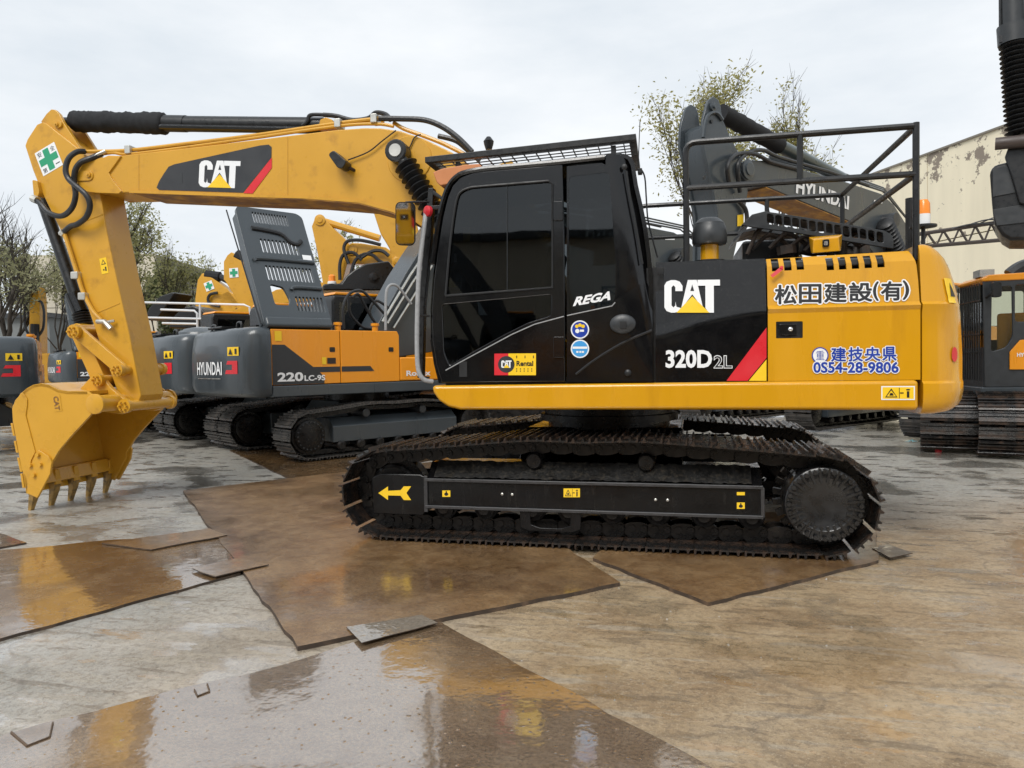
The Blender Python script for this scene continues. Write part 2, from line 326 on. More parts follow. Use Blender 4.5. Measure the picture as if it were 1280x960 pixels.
# ------------------------------------------------------------------ ground
def ground_mat():
    m = bpy.data.materials.new('wet_concrete_yard'); m.use_nodes = True; nt = m.node_tree; b = nt.nodes['Principled BSDF']; N = nt.nodes.new; L = nt.links.new
    tc = N('ShaderNodeTexCoord')
    def noise(s, d=6, r=.6, sc=None):
        n = N('ShaderNodeTexNoise'); n.inputs['Scale'].default_value = s; n.inputs['Detail'].default_value = d; n.inputs['Roughness'].default_value = r
        if sc:
            mp = N('ShaderNodeMapping'); mp.inputs['Scale'].default_value = sc; mp.inputs['Rotation'].default_value = (0, 0, .5); L(tc.outputs['Object'], mp.inputs[0]); L(mp.outputs[0], n.inputs['Vector'])
        else: L(tc.outputs['Object'], n.inputs['Vector'])
        return n.outputs[0]
    def rng(x, a, b_, c=0, d=1):
        r = N('ShaderNodeMapRange'); r.inputs[1].default_value = a; r.inputs[2].default_value = b_; r.inputs[3].default_value = c; r.inputs[4].default_value = d; L(x, r.inputs[0]); return r.outputs[0]
    def mixc(f, a, b_):
        q = N('ShaderNodeMix'); q.data_type = 'RGBA'; L(f, q.inputs['Factor'])
        for i, c in ((6, a), (7, b_)):
            if isinstance(c, tuple): q.inputs[i].default_value = (*c, 1)
            else: L(c, q.inputs[i])
        return q.outputs[2]
    def math_(op, a, b_):
        q = N('ShaderNodeMath'); q.operation = op; q.use_clamp = op != 'MULTIPLY'
        for i, c in ((0, a), (1, b_)):
            if isinstance(c, (int, float)): q.inputs[i].default_value = c
            else: L(c, q.inputs[i])
        return q.outputs[0]
    big = noise(.35, 5); mid = noise(1.6, 7, .65); fine = noise(24, 9, .82); grit = noise(80, 6, .8); scr = noise(1.4, 5, .6, (1, 6, 1))
    sx = N('ShaderNodeSeparateXYZ'); L(tc.outputs['Object'], sx.inputs[0])
    # mud dragged about in the foreground right, washed concrete elsewhere
    mudx = math_('ADD', rng(sx.outputs[0], -3.2, .2), 0); mudy = rng(sx.outputs[1], 2.2, -1.2); mud = math_('MULTIPLY', mudx, mudy)
    mud = rng(math_('ADD', math_('MULTIPLY', mud, .75), math_('MULTIPLY', big, .45)), .3, .85)
    conc = mixc(rng(mid, .35, .68), (.33, .325, .295), (.6, .585, .54))
    mudc = mixc(rng(mid, .38, .64), (.34, .23, .125), (.6, .45, .27))
    col = mixc(mud, conc, mudc)
    col = mixc(rng(scr, .57, .61, 0, .5), col, (.48, .42, .33)); col = mixc(rng(scr, .42, .39, 0, .5), col, (.13, .09, .05))
    cv = N('ShaderNodeTexVoronoi'); cv.feature = 'DISTANCE_TO_EDGE'; cv.inputs['Scale'].default_value = .45; wv = N('ShaderNodeVectorMath'); wv.operation = 'MULTIPLY_ADD'; nv_ = N('ShaderNodeTexNoise'); nv_.inputs['Scale'].default_value = 1.6; nv_.inputs['Detail'].default_value = 6; L(tc.outputs['Object'], nv_.inputs['Vector']); L(nv_.outputs['Color'], wv.inputs[0]); wv.inputs[1].default_value = (.9, .9, 0); L(tc.outputs['Object'], wv.inputs[2]); L(wv.outputs[0], cv.inputs['Vector'])
    crack = rng(cv.outputs['Distance'], .012, .003, 0, 1); col = mixc(math_('MULTIPLY', crack, .3), col, (.06, .045, .03))
    col = mixc(rng(fine, .48, .58, 0, .5), col, (.14, .1, .06)); col = mixc(rng(grit, .56, .64, 0, .75), col, (.66, .55, .39)); col = mixc(rng(grit, .43, .36, 0, .6), col, (.05, .04, .03))
    spk = N('ShaderNodeTexVoronoi'); spk.inputs['Scale'].default_value = 34; L(tc.outputs['Object'], spk.inputs['Vector'])
    col = mixc(rng(spk.outputs['Distance'], .12, .05, 0, .5), col, (.42, .38, .3))
    pud = rng(noise(.75, 5, .55), .5, .585)
    pud2 = rng(noise(2.1, 5, .6, (1, 2.2, 1)), .54, .61); pud = math_('MAXIMUM', pud, pud2)
    col = mixc(math_('MULTIPLY', pud, .3), col, (.12, .1, .075))
    L(col, b.inputs['Base Color'])
    ro = rng(fine, .3, .7, .36, .6); q = N('ShaderNodeMix'); q.data_type = 'FLOAT'; L(pud, q.inputs[0]); L(ro, q.inputs[2]); q.inputs[3].default_value = .12; L(q.outputs[0], b.inputs['Roughness'])
    b.inputs['Specular IOR Level'].default_value = .5
    cw = rng(math_('MAXIMUM', pud, rng(mid, .42, .6, 0, .75)), 0, 1, .25, 1.0); L(cw, b.inputs['Coat Weight']); L(rng(pud, 0, 1, .16, .04), b.inputs['Coat Roughness']); b.inputs['Coat IOR'].default_value = 2.6
    ht = math_('ADD', math_('MULTIPLY', fine, .5), math_('MULTIPLY', grit, .25)); ht = math_('ADD', ht, math_('MULTIPLY', scr, .6))
    bp = N('ShaderNodeBump'); bp.inputs['Distance'].default_value = .03; L(ht, bp.inputs['Height']); L(rng(pud, 0, 1, .95, .15), bp.inputs['Strength']); L(bp.outputs[0], b.inputs['Normal'])
    b3 = N('ShaderNodeBump'); b3.inputs['Distance'].default_value = .012; L(rng(pud, 0, 1, .8, .15), b3.inputs['Strength']); L(math_('ADD', math_('MULTIPLY', noise(9, 3), .8), math_('MULTIPLY', fine, .8)), b3.inputs['Height']); L(b3.outputs[0], b.inputs['Coat Normal'])
    return m
def plate_mat(name, c1, c2, c3, wet, seed, cr=(.16, .035), ior=None, metal=0, rg=(.3, .5)):
    
    m = bpy.data.materials.new(name); m.use_nodes = True; nt = m.node_tree; b = nt.nodes['Principled BSDF']; N = nt.nodes.new; L = nt.links.new
    tc = N('ShaderNodeTexCoord'); mp = N('ShaderNodeMapping'); mp.inputs['Location'].default_value = (seed*3.1, seed*1.7, 0); L(tc.outputs['Object'], mp.inputs[0])
    def noise(s, d=6, r=.6):
        n = N('ShaderNodeTexNoise'); n.inputs['Scale'].default_value = s; n.inputs['Detail'].default_value = d; n.inputs['Roughness'].default_value = r; L(mp.outputs[0], n.inputs['Vector']); return n.outputs[0]
    def rng(x, a, b_, c=0, d=1):
        r = N('ShaderNodeMapRange'); r.inputs[1].default_value = a; r.inputs[2].default_value = b_; r.inputs[3].default_value = c; r.inputs[4].default_value = d; L(x, r.inputs[0]); return r.outputs[0]
    def mixc(f, a, b_):
        q = N('ShaderNodeMix'); q.data_type = 'RGBA'; L(f, q.inputs['Factor'])
        for i, c in ((6, a), (7, b_)):
            if isinstance(c, tuple): q.inputs[i].default_value = (*c, 1)
            else: L(c, q.inputs[i])
        return q.outputs[2]
    n1, n2, n3 = noise(1.1), noise(6, 9, .75), noise(55, 5, .7); n4 = noise(140, 3)
    col = mixc(rng(n1, .38, .62), c1, c2); col = mixc(rng(n2, .42, .7, 0, .75), col, c3); col = mixc(rng(n3, .46, .58, 0, .38), col, (.035, .022, .013)); col = mixc(rng(n4, .64, .7, 0, .5), col, (.35, .29, .2)); L(col, b.inputs['Base Color'])
    wetm = rng(noise(.8, 4, .5), .56-.25*wet, .66-.25*wet)
    b.inputs['Specular IOR Level'].default_value = .6
    L(rng(n2, .3, .7, *rg), b.inputs['Roughness']); b.inputs['Metallic'].default_value = metal
    cwt = rng(wetm, 0, 1, .25+.3*wet, 1); L(cwt, b.inputs['Coat Weight']); b.inputs['Coat IOR'].default_value = ior or 1.75+.75*wet; L(rng(wetm, 0, 1, *cr), b.inputs['Coat Roughness'])
    bp = N('ShaderNodeBump'); bp.inputs['Distance'].default_value = .012; bp.inputs['Strength'].default_value = .55; L(n3, bp.inputs['Height']); L(bp.outputs[0], b.inputs['Normal'])
    vo = N('ShaderNodeTexVoronoi'); vo.inputs['Scale'].default_value = 22; L(mp.outputs[0], vo.inputs['Vector'])      # ripples where the rain lands
    ad = N('ShaderNodeMath'); ad.operation = 'ADD'; L(rng(vo.outputs['Distance'], .18, .02, 0, .35), ad.inputs[0]); L(noise(5, 3), ad.inputs[1])
    b2 = N('ShaderNodeBump'); b2.inputs['Distance'].default_value = .007; b2.inputs['Strength'].default_value = .36; L(ad.outputs[0], b2.inputs['Height']); L(b2.outputs[0], b.inputs['Coat Normal'])
    return m
GM = ground_mat()
g = MB(); g.add([(-400, -400, GZ), (400, -400, GZ), (400, 400, GZ), (-400, 400, GZ)], [(0, 1, 2, 3)])
tag(g.build('ground', GM), None, None, kind='structure')
PM1 = plate_mat('rusty_wet_plate', (.15, .075, .027), (.26, .148, .062), (.35, .225, .11), .45, 1, (.28, .13), 2.7, .15, (.3, .45))
PM2 = plate_mat('mirror_wet_plate', (.3, .19, .105), (.42, .29, .175), (.5, .37, .24), 1.0, 2, (.13, .08), 3.6, .6, (.1, .24))
PM3 = plate_mat('dark_brown_plate', (.17, .092, .036), (.25, .145, .062), (.33, .21, .1), .6, 3, (.13, .05), 3.0, .35, (.15, .35))
PM4 = plate_mat('grey_scrap_plate', (.2, .165, .125), (.28, .24, .19), (.15, .11, .07), .4, 4)
EDG = mat('plate_edge', (.045, .03, .02), .7, var=.5, vs=14, col2=(.12, .075, .045), mixs=9, thr=(.5, .7), bump=.6, bs=60)
rnd = random.Random(4)
def plate(px, m, z0, z1, label, name='steel_plate', cat='plate', tilt=0):
    q = [gnd(u, v, z1) for u, v in px]; cx = sum(p.x for p in q)/len(q); cy = sum(p.y for p in q)/len(q)
    # worn, uneven outline
    out = []
    for i, p in enumerate(q):
        a, b = p, q[(i+1) % len(q)]; ln = (b-a).length; k = max(1, int(ln/.16))
        nrm = V((-(b-a).y, (b-a).x, 0)).normalized()
        for j in range(k): out.append(a.lerp(b, j/k)+nrm*(rnd.uniform(-.012, .012) if j else 0))
    mb = MB(); mb.slab([(p.x-cx, p.y-cy) for p in out], 0, z1-z0)
    o = mb.build(name, m, None, sharp=40); o.location = (cx, cy, z0); o.data.materials.append(EDG)
    for f_ in o.data.polygons:
        if abs(f_.normal.z) < .5: f_.material_index = 1
    o.rotation_euler = (tilt[0], tilt[1], 0) if tilt else (0, 0, 0); o.location.z += .5*(abs(tilt[0])+abs(tilt[1]))*1.0 if tilt else 0
    return tag(o, label, cat)
plate([(229, 613), (372, 808), (775, 728), (640, 640), (560, 575)], PM1, GZ, -.004, 'large rusty steel plate under the front of the black tracks')
plate([(-60, 692), (60, 683), (132, 675), (285, 668), (301, 716), (-60, 814)], PM3, GZ, -.012, 'wet brown steel plate reflecting the yellow bucket')
plate([(127, 679), (189, 687), (284, 669), (262, 661)], PM1, -.009, .002, 'narrow plate strip lying across the corner of another plate', tilt=(.006, 0))
plate([(240, 711), (269, 721), (336, 706), (300, 698)], PM1, -.001, .007, 'small thin plate scrap bridging two large plates', tilt=(.004, .006))
plate([(550, 777), (450, 800), (350, 832), (180, 872), (-80, 940), (-80, 1250), (1300, 1180)], PM2, GZ, -.016, 'mirror wet steel plate with lifting loops')
plate([(741, 697), (885, 753), (1098, 700), (1092, 640), (800, 640)], PM1, GZ, -.006, 'pointed brown plate under the sprocket end of the tracks')
plate([(1090, 685), (1113, 697), (1141, 691), (1110, 680)], PM4, -.006, .001, 'small grey plate end beside the sprocket')
plate([(433, 785), (452, 805), (547, 779), (527, 769)], PM4, -.004, .001, 'grey torn scrap between the two biggest plates', tilt=(-.006, .006))
plate([(-30, 655), (33, 678), (-30, 690)], PM3, GZ, -.014, 'reddish plate tip cut off near the bucket')
plate([(287, 563), (363, 599), (452, 588), (640, 560), (400, 545)], PM3, GZ, -.018, 'dark plate under the sprocket of the parked orange excavator')
# lifting loops welded to the front plate
LOOP = mat('rusty_rod', (.1, .065, .04), .6, var=.3, vs=30)
for pts in ([(14, 915), (34, 932), (62, 921), (66, 903)], [(243, 862), (247, 870), (262, 864), (259, 855)]):
    lp = [gnd(u, v, -.0125) for u, v in pts]; cx = sum((p for p in lp), V())/len(lp)
    o = MB().tube([p-cx for p in lp], .0042, 6).build('lifting_loop', LOOP); o.location = cx
    tag(o, 'large bent lifting loop at the mirror wet plate edge' if pts[0][0] < 100 else 'small bent lifting loop at the mirror wet plate edge', 'loop', 'lifting loops on the wet plate')
# litter
lit = MB(); r2 = random.Random(3)
for k in range(9):
    a = V((r2.uniform(-.25, .25), r2.uniform(-.1, .1), .004+r2.uniform(0, .02))); b = a+V((r2.uniform(-.18, .18), r2.uniform(-.1, .1), r2.uniform(-.003, .04)))
    c = b+V((r2.uniform(-.1, .1), r2.uniform(-.08, .08), .003)); lit.add([a, b, c, a+V((.03, .05, .01))], [(0, 1, 2, 3)])
o = lit.build('plastic_scrap', mat('pale_blue_film', (.25, .55, .62), .4)); o.location = gnd(1146, 553); tag(o, 'crumpled pale blue plastic film on the concrete', 'litter')
o = MB().lathe((0, 0, 0), (0, 0, 1), [(0, .05), (.03, .055), (.05, .03), (.052, .01)], 8).build('red_cap', REDP); o.location = gnd(1173, 565); tag(o, 'small red plastic cap beside the parked tracks', 'litter')
# loose stones and crumbs of mud
gv = MB(); r4 = random.Random(17)
for k in range(900):
    d_ = r4.random()**1.6; p = V((r4.uniform(-6, 5), r4.uniform(-6.2, -.5), GZ)) if k < 700 else V((r4.uniform(1, 7), r4.uniform(-5.5, 3), GZ)); s = r4.uniform(.003, .009)*(1.8 if r4.random() < .06 else 1)
    vs = [(p.x+s*r4.uniform(.6, 1.3)*math.cos(a), p.y+s*r4.uniform(.6, 1.3)*math.sin(a), p.z-.001) for a in [2*math.pi*i/5 for i in range(5)]]+[(p.x+r4.uniform(-.3, .3)*s, p.y+r4.uniform(-.3, .3)*s, p.z+s*r4.uniform(.5, 1.0))]
    gv.add(vs, [(i, (i+1) % 5, 5) for i in range(5)])
tag(gv.build('gravel', mat('wet_stones', (.22, .2, .17), .4, var=.5, vs=4), sharp=20), 'loose stones and mud crumbs scattered on the wet concrete', 'gravel', kind='stuff')
# ------------------------------------------------------------------ pieces shared by all tracks
SHP = [(-.096, .032), (.088, .032), (.094, .026), (.094, .038), (.062, .046), (.054, .072), (.042, .072), (.036, .046), (-.02, .046), (-.026, .072), (-.038, .072), (-.044, .046), (-.078, .046), (-.082, .075), (-.096, .075)]
def shoe_mesh(w): return MB().prism(SHP, -w/2, w/2).mesh('track_shoe', SHO, 25)
def link_mesh():
    m = MB()
    pl = rpoly([(-.1, -.085), (-.03, -.105), (.06, -.105), (.105, -.08), (.1, -.01), (.06, .031), (-.06, .031), (-.1, -.02)], .02, 2)
    m.prism(pl, -.0165, .0165); m.cyl((.07, -.032, -.05), (.07, .032, -.05), .03, 10); m.cyl((-.03, -.03, -.05), (-.03, .03, -.05), .03, 10)
    for x in (-.035, .02): m.cyl((x, -.026, .005), (x, .026, .005), .013, 6)
    return m.mesh('track_link', STL)
LINK = link_mesh(); SHOE8 = shoe_mesh(.8); SHOE6 = shoe_mesh(.6); SHOE6.materials[0] = SHG; SHOE8G = shoe_mesh(.8); SHOE8G.materials[0] = SHG
def track_path(xi, xs, zc, r, top):
    pts = [(xi+(xs-xi)*i/40, zc-r) for i in range(40)]
    pts += [(xs+r*math.cos(a), zc+r*math.sin(a)) for a in [R_(-90+180*i/24) for i in range(24)]]
    tp = smooth([(xs, zc+r, 0)]+[(x, z, 0) for x, z in top]+[(xi, zc+r, 0)], 10); pts += [(p.x, p.y) for p in tp[:-1]]
    pts += [(xi+r*math.cos(a), zc+r*math.sin(a)) for a in [R_(90+180*i/24) for i in range(24)]]
    return pts
def along(pts, n, ph=0):
    L_ = [0]
    for i in range(len(pts)): a, b = pts[i], pts[(i+1) % len(pts)]; L_.append(L_[-1]+math.hypot(b[0]-a[0], b[1]-a[1]))
    T = L_[-1]; out = []; j = 0
    for i in range(n):
        s = (T*(i+ph)/n) % T
        j = max(k for k in range(len(pts)) if L_[k] <= s); a, b = pts[j], pts[(j+1) % len(pts)]; t = (s-L_[j])/max(1e-6, L_[j+1]-L_[j])
        out.append((a[0]+(b[0]-a[0])*t, a[1]+(b[1]-a[1])*t, s))
    res = []
    for i in range(n):
        a, b = out[i-1], out[(i+1) % n]; tx, tz = b[0]-a[0], b[1]-a[1]; q = math.hypot(tx, tz); res.append((out[i][0], out[i][1], tx/q, tz/q))
    return res
def make_track(root, y, path, n, shoe, links=True, rz=0, ph=.0):
    st = along(path, n, ph); cm = MB()
    for (x, z, tx, tz) in st: cm.cyl((x+tx*.09, y-.07, z+tz*.09), (x+tx*.09, y+.07, z+tz*.09), .03, 6)
    if not links:
        ring = [(x, z) for x, z, _, _ in st]; inn = [(x-tz*.07, z+tx*.07) for x, z, tx, tz in st]
        m2 = len(ring); cm.add([(x, y+s, z) for s in (-.1, .1) for x, z in ring+inn], [q for k in range(m2) for q in ((k, (k+1) % m2, m2+(k+1) % m2, m2+k), (2*m2+k, 3*m2+k, 3*m2+(k+1) % m2, 2*m2+(k+1) % m2), (m2+k, m2+(k+1) % m2, 3*m2+(k+1) % m2, 3*m2+k))])
    ch = cm.build('track_chain', STL, root, rz); ch['kind'] = 'stuff'
    for (x, z, tx, tz) in st:
        M = Matrix(((tx, 0, tz, x), (0, 1, 0, y), (tz, 0, -tx, z), (0, 0, 0, 1)))
        M = Matrix(((tx, 0, tz, x), (0, -1, 0, y), (tz, 0, -tx, z), (0, 0, 0, 1)))
        for nm, me, dy in ((('track_shoe', shoe, 0), ('track_link', LINK, -.092), ('track_link', LINK, .092)) if links else (('track_shoe', shoe, 0),)):
            o = bpy.data.objects.new(nm, me); C.objects.link(o); o.parent = ch; o.matrix_basis = Matrix.Translation((0, dy, 0)) @ M
    return ch
# ================================================================== the yellow and black excavator in front
ex = thing('excavator', 'yellow and black excavator with black cab and lettering 320D, standing on steel plates', 'excavator')
WF = Frame((0, 0), 0); PHI = R_(2); UF = Frame((0, 0), PHI)
def wp(*pts, y=0): return WF.poly(pts, y)
def up(*pts, y=0): return UF.poly(pts, y)
# ---- undercarriage
DRV = mat('drive_cover_paint', (.011, .011, .0115), .3, coat=.15, var=.4, vs=12, bump=.2, bs=60)
TP = track_path(-1.83, 1.83, .415, .34, [(1.3, .80), (.45, .858), (-.05, .848), (-.52, .858), (-1.25, .80)])
for s in (-1, 1):
    yc = s*1.19
    make_track(ex, yc, TP, 49, SHOE8, True, ph=.35 if s < 0 else .1)
    fr = MB(); prof = [(-.26, .285), (-.26, .525), (-.235, .535), (-.1, .665), (.2, .665), (.26, .5), (.26, .285)]
    fr.loft([[(x, yc-s*a, z) for a, z in prof] for x in (-1.47, 1.38)])
    f = fr.build('track_frame', FRM, ex, bevel=.006)
    lip = MB()
    for z in (.527, .287): lip.box((-1.475, yc+s*.255, z-.012), (1.385, yc+s*.285, z+.016))
    lip.box((1.365, yc+s*.255, .287), (1.395, yc+s*.283, .527)); lip.box((-1.485, yc+s*.255, .24), (-1.45, yc+s*.28, .565))
    lip.build('frame_flange', mat('worn_flange_steel', (.05, .05, .052), .35, metal=.3, var=.3, vs=12) if s < 0 else MATS['worn_flange_steel'], f, bevel=.006)
    mud = MB(); rr = random.Random(7); nx = 90
    rows = []
    for j, (a, z) in enumerate(((.238, .538), (.19, .578), (.145, .625), (.1, .668))):
        rows.append([(-1.4+2.7*i/nx, yc+s*(a+.004), z+.008+rr.uniform(0, .012)) for i in range(nx+1)])
    mud.loft(rows, caps=False, closed=False); mud.build('mud_layer', DRT, f)
    fk = MB(); fk.prism([(-1.98, .21), (-1.5, .21), (-1.47, .25), (-1.47, .555), (-1.52, .575), (-1.9, .575), (-1.98, .54)], yc+s*.235, yc+s*.275)
    fk.prism([(-1.98, .21), (-1.5, .21), (-1.5, .56), (-1.98, .54)], yc-s*.235, yc-s*.275)
    fk.box((-1.6, yc-.235, .25), (-1.44, yc+.235, .5)); fk.build('idler_fork', FRM, ex, bevel=.012)
    iw = MB().lathe((-1.83, yc-.16, .415), (0, 1, 0), [(0, .2), (.02, .225), (.085, .228), (.09, .29), (.23, .29), (.235, .228), (.3, .225), (.32, .2)], 36)
    iw.lathe((-1.83, yc-.2, .415), (0, 1, 0), [(0, .1), (.4, .1)], 16); iw.build('idler_wheel', STL, ex)
    sp = MB().lathe((1.83, yc-.16, .415), (0, 1, 0), [(0, .2), (.1, .21), (.12, .29), (.2, .29), (.22, .21), (.32, .2)], 36)
    for k in range(23):
        a = 2*math.pi*k/23; ca, sa = math.cos(a), math.sin(a); t = MB().box((.27, -.035, -.024), (.352, .035, .024)); t.rot((0, 0, 0), (0, 1, 0), -a)
        sp.add([(x+1.83, yy+yc, z+.415) for x, yy, z in t.v], t.f)
    spo = sp.build('sprocket', STL, ex)
    fc = MB().lathe((1.83, yc+s*.1, .415), (0, s, 0), [(-.04, .24), (.0, .29), (.1, .296), (.2, .294), (.225, .29), (.235, .275), (.238, .21), (.232, .2), (.232, .01)], 40)
    fco = fc.build('final_drive_cover', DRV, ex, bevel=.003)
    bo = MB()
    for k in range(24):
        a = 2*math.pi*k/24; bx, bz = 1.83+.262*math.cos(a), .415+.262*math.sin(a)
        bo.cyl((bx, yc+s*.33, bz), (bx, yc+s*.368, bz), .019, 6)
        t = MB().box((.17, -.012, -.009), (.285, .012, .009)); t.rot((0, 0, 0), (0, 1, 0), -a-.13); bo.add([(x+1.83, yy+yc+s*.34, z+.415) for x, yy, z in t.v], t.f)
    bo.build('cover_bolts', DRV, fco)['kind'] = 'stuff'
    for k in range(8):
        x = -1.32+2.62*k/7
        if k == 2: x += .06
        MB().lathe((x, yc-.25, .275), (0, 1, 0), [(0, .05), (.02, .07), (.03, .09), (.08, .09), (.09, .108), (.13, .108), (.14, .085), (.36, .085), (.37, .108), (.41, .108), (.42, .09), (.47, .09), (.48, .07), (.5, .05)], 18).build('track_roller', STL, ex)
    for x in (-.5, .46): MB().lathe((x, yc-.2, .7), (0, 1, 0), [(0, .06), (.02, .072), (.4, .072), (.42, .06)], 18).build('carrier_roller', STL, ex)
    gd = MB(); x0 = -.62
    gd.prism([(x0, .285), (x0+.09, .285), (x0+.1, .16), (x0+.18, .135), (x0+.36, .135), (x0+.44, .16), (x0+.45, .285), (x0+.54, .285), (x0+.53, .13), (x0+.46, .105), (x0+.08, .105), (x0+.01, .13)], yc+s*.26, yc+s*.235)
    gd.build('track_guide', FRM, ex, bevel=.006)
bm_ = MB().loft([[(x, y, z) for y, z in ((-.95, .4), (-.6, .35), (.6, .35), (.95, .4), (.95, .6), (.55, .92), (-.55, .92), (-.95, .6))] for x in (-.75, .75)])
bm_.build('carbody', FRM, ex, bevel=.02)
MB().lathe((0, 0, .9), (0, 0, 1), [(0, .62), (.06, .62), (.065, .7), (.13, .7), (.135, .66), (.25, .66)], 48).build('swing_bearing', STL, ex)
# decals on the near track frame
yf = -1.19-.288
nf = [o for o in ex.children if o.name.startswith('track_frame')][0]
q = quad(WF, 473, 608, 514, 625, -1.4665)
decal('arrow_decal', DYL, q, P((0, .52), (.3, 1), (.3, .68), (.68, .72), (.78, 1), (1, 1), (.86, .52), (1, 0), (.78, 0), (.68, .32), (.3, .34), (.3, 0)), .003, nf)
for u, v in ((558, 617), (926, 632)):
    q = quad(WF, u-5, v-4, u+5, v+4, -1.4525); decal('hook_decal', DYL, q, RECT, .003, nf); decal('hook_symbol', DBK, q, JOIN(DISC(10, .5, .42, .26), box2(.42, .5, .58, .9)), .004, nf)
q = quad(WF, 921, 615, 931, 619, -1.4525); decal('hook_decal', DYL, q, RECT, .003, nf)
warn(quad(WF, 704.5, 610.5, 725, 621.5, -1.4525), nf)
for u, v in ((628, 617.5), (640.5, 618), (819.5, 624.5), (834.5, 625)):
    p = WF.p3(u, v, -1.45); MB().lathe(p, (0, -1, 0), [(0, .012), (.012, .012), (.016, .006)], 8).build('frame_bolt', ZNC, nf)
# ---- upper frame: skirt, panels, counterweight
SK = up((539, 482), (700, 480), (900, 477.5), (1149, 475), (1149, 513), (900, 512.5), (575, 512.5), (560, 509), (548, 501), (541, 491), y=-1.4)
MB().prism(SK, -1.4, -1.02).build('side_skirt', YEL, ex, PHI, bevel=.035, seg=4)
warn(quad(UF, 1103, 484, 1142, 498.5, -1.4), [o for o in ex.children if o.name.startswith('side_skirt')][0], 0, white=True)
x0s, x1s = SK[0][0], SK[3][0]
MB().prism([(x0s+.05, 1.15), (x1s, 1.15), (x1s, 1.36), (x0s+.05, 1.36)], -1.015, 1.05).build('deck_frame', BKM, ex, PHI, bevel=.01)
MB().prism([(a, b) for a, b in SK], 1.06, 1.4).build('side_skirt', YEL, ex, PHI, bevel=.035, seg=4)
ZC = UF.at(1050, 384, -1.37)[1]; ZT = UF.at(960, 322, -1.33)[1]
def ypan(x, z):
    if z <= ZC-.035: return -1.37
    if z <= ZC: return -1.37-.018*(z-ZC+.035)/.035
    if z <= ZC+.03: return -1.388+.034*(z-ZC)/.03
    t = (z-ZC-.03)/(ZT-ZC-.03); return -1.354+.045*t+.05*max(0, t-.82)/.18
def ypan_b(x, z): return ypan(x, z-.0)+0
cutz = [ZC-.035, ZC, ZC+.03, ZC+.03+(ZT-ZC-.03)*.5, ZC+.03+(ZT-ZC-.03)*.82, ZC+.03+(ZT-ZC-.03)*.92]
def yz(fr, u, v):                            # panel surface under a pixel
    y = -1.37
    for _ in range(3): x, z = fr.at(u, v, y); y = ypan(x, z)
    return y
def pquad(u0, v0, u1, v1):
    p0 = UF.p3(u0, v1, yz(UF, u0, v1)); return p0, UF.p3(u1, v1, yz(UF, u1, v1))-p0, UF.p3(u0, v0, yz(UF, u0, v0))-p0
# black engine side panel: its crease sweeps up towards the rear
def ypb(x, z):
    xa, xb = UF.at(819, 400, -1.37)[0], UF.at(958, 400, -1.37)[0]; t = max(0, min(1, (x-xa)/(xb-xa))); zc = ZC-.19*(1-t)**1.5
    d = z-zc
    if d <= -.02: return -1.37
    if d <= .06: t_ = (d+.02)/.08; return -1.37+.012*t_*t_*(3-2*t_)
    return -1.358+.05*(z-zc-.06)/(ZT-zc-.06)
BP = up((819.5, 327), (825, 326.2), (900, 323.8), (957.5, 322), (958.3, 476.5), (819.5, 478), y=-1.36)
def gridsheet(name, poly, yf_, m, nx=14, nz=26):
    # quad sheet between the left and right edges of a four-sided outline
    (ax, az), (bx, bz), (cx, cz), (dx, dz) = poly      # tl, tr, br, bl
    rows = []
    for j in range(nz+1):
        t = j/nz; row = []
        for i in range(nx+1):
            s = i/nx; x = (dx+(ax-dx)*t)*(1-s)+(cx+(bx-cx)*t)*s; z = (dz+(az-dz)*t)*(1-s)+(cz+(bz-cz)*t)*s; row.append((x, yf_(x, z), z))
        rows.append(row)
    back = [[(x, y+.03, z) for x, y, z in r] for r in rows]
    mb = MB(); mb.loft(rows, caps=False, closed=False)
    per = rows[0]+[r[-1] for r in rows[1:]]+rows[-1][::-1][1:]+[r[0] for r in rows[::-1][1:-1]]
    pb = [(x, y+.03, z) for x, y, z in per]; mb.loft([pb, per], caps=False)
    return mb
pb_ = gridsheet('engine_panel', [BP[0], BP[3], BP[4], BP[5]], ypb, BLK).build('side_panel', BLK, ex, PHI, sharp=50, label='gloss black panel with white lettering 320D')
def bquad(u0, v0, u1, v1, dx=0):
    def g(u, v):
        y = -1.37
        for _ in range(3): x, z = UF.at(u, v, y); y = ypb(x, z)
        return UF.p3(u, v, y)
    p0 = g(u0, v1); return p0, g(u1, v1)-p0, g(u0, v0)-p0
q = bquad(830.5, 350.5, 900, 391); q = (q[0]+V((0, -.012, 0)), q[1], q[2]); cat_logo(q, pb_, 0)
q = bquad(832, 437.5, 890, 460); decal('lettering', WHT, q, glyph('320D', .035), .006, pb_)
q = bquad(892, 444, 915.5, 460.5); decal('lettering', WHT, q, glyph('2L', .035), .006, pb_); decal('lettering_core', DBK, (q[0]+q[1]*.035+q[2]*.06, q[1]*.93, q[2]*.88), glyph('2L', .0), .0072, pb_)
q = bquad(908, 410, 958, 476); q = (q[0], q[1], q[2])
decal('red_stripe', RED, q, P((0, 0), (.53, 0), (1, .43), (1, 1)), .004, pb_); decal('yellow_stripe', DYL, q, P((.56, 0), (1, 0), (1, .40)), .004, pb_)
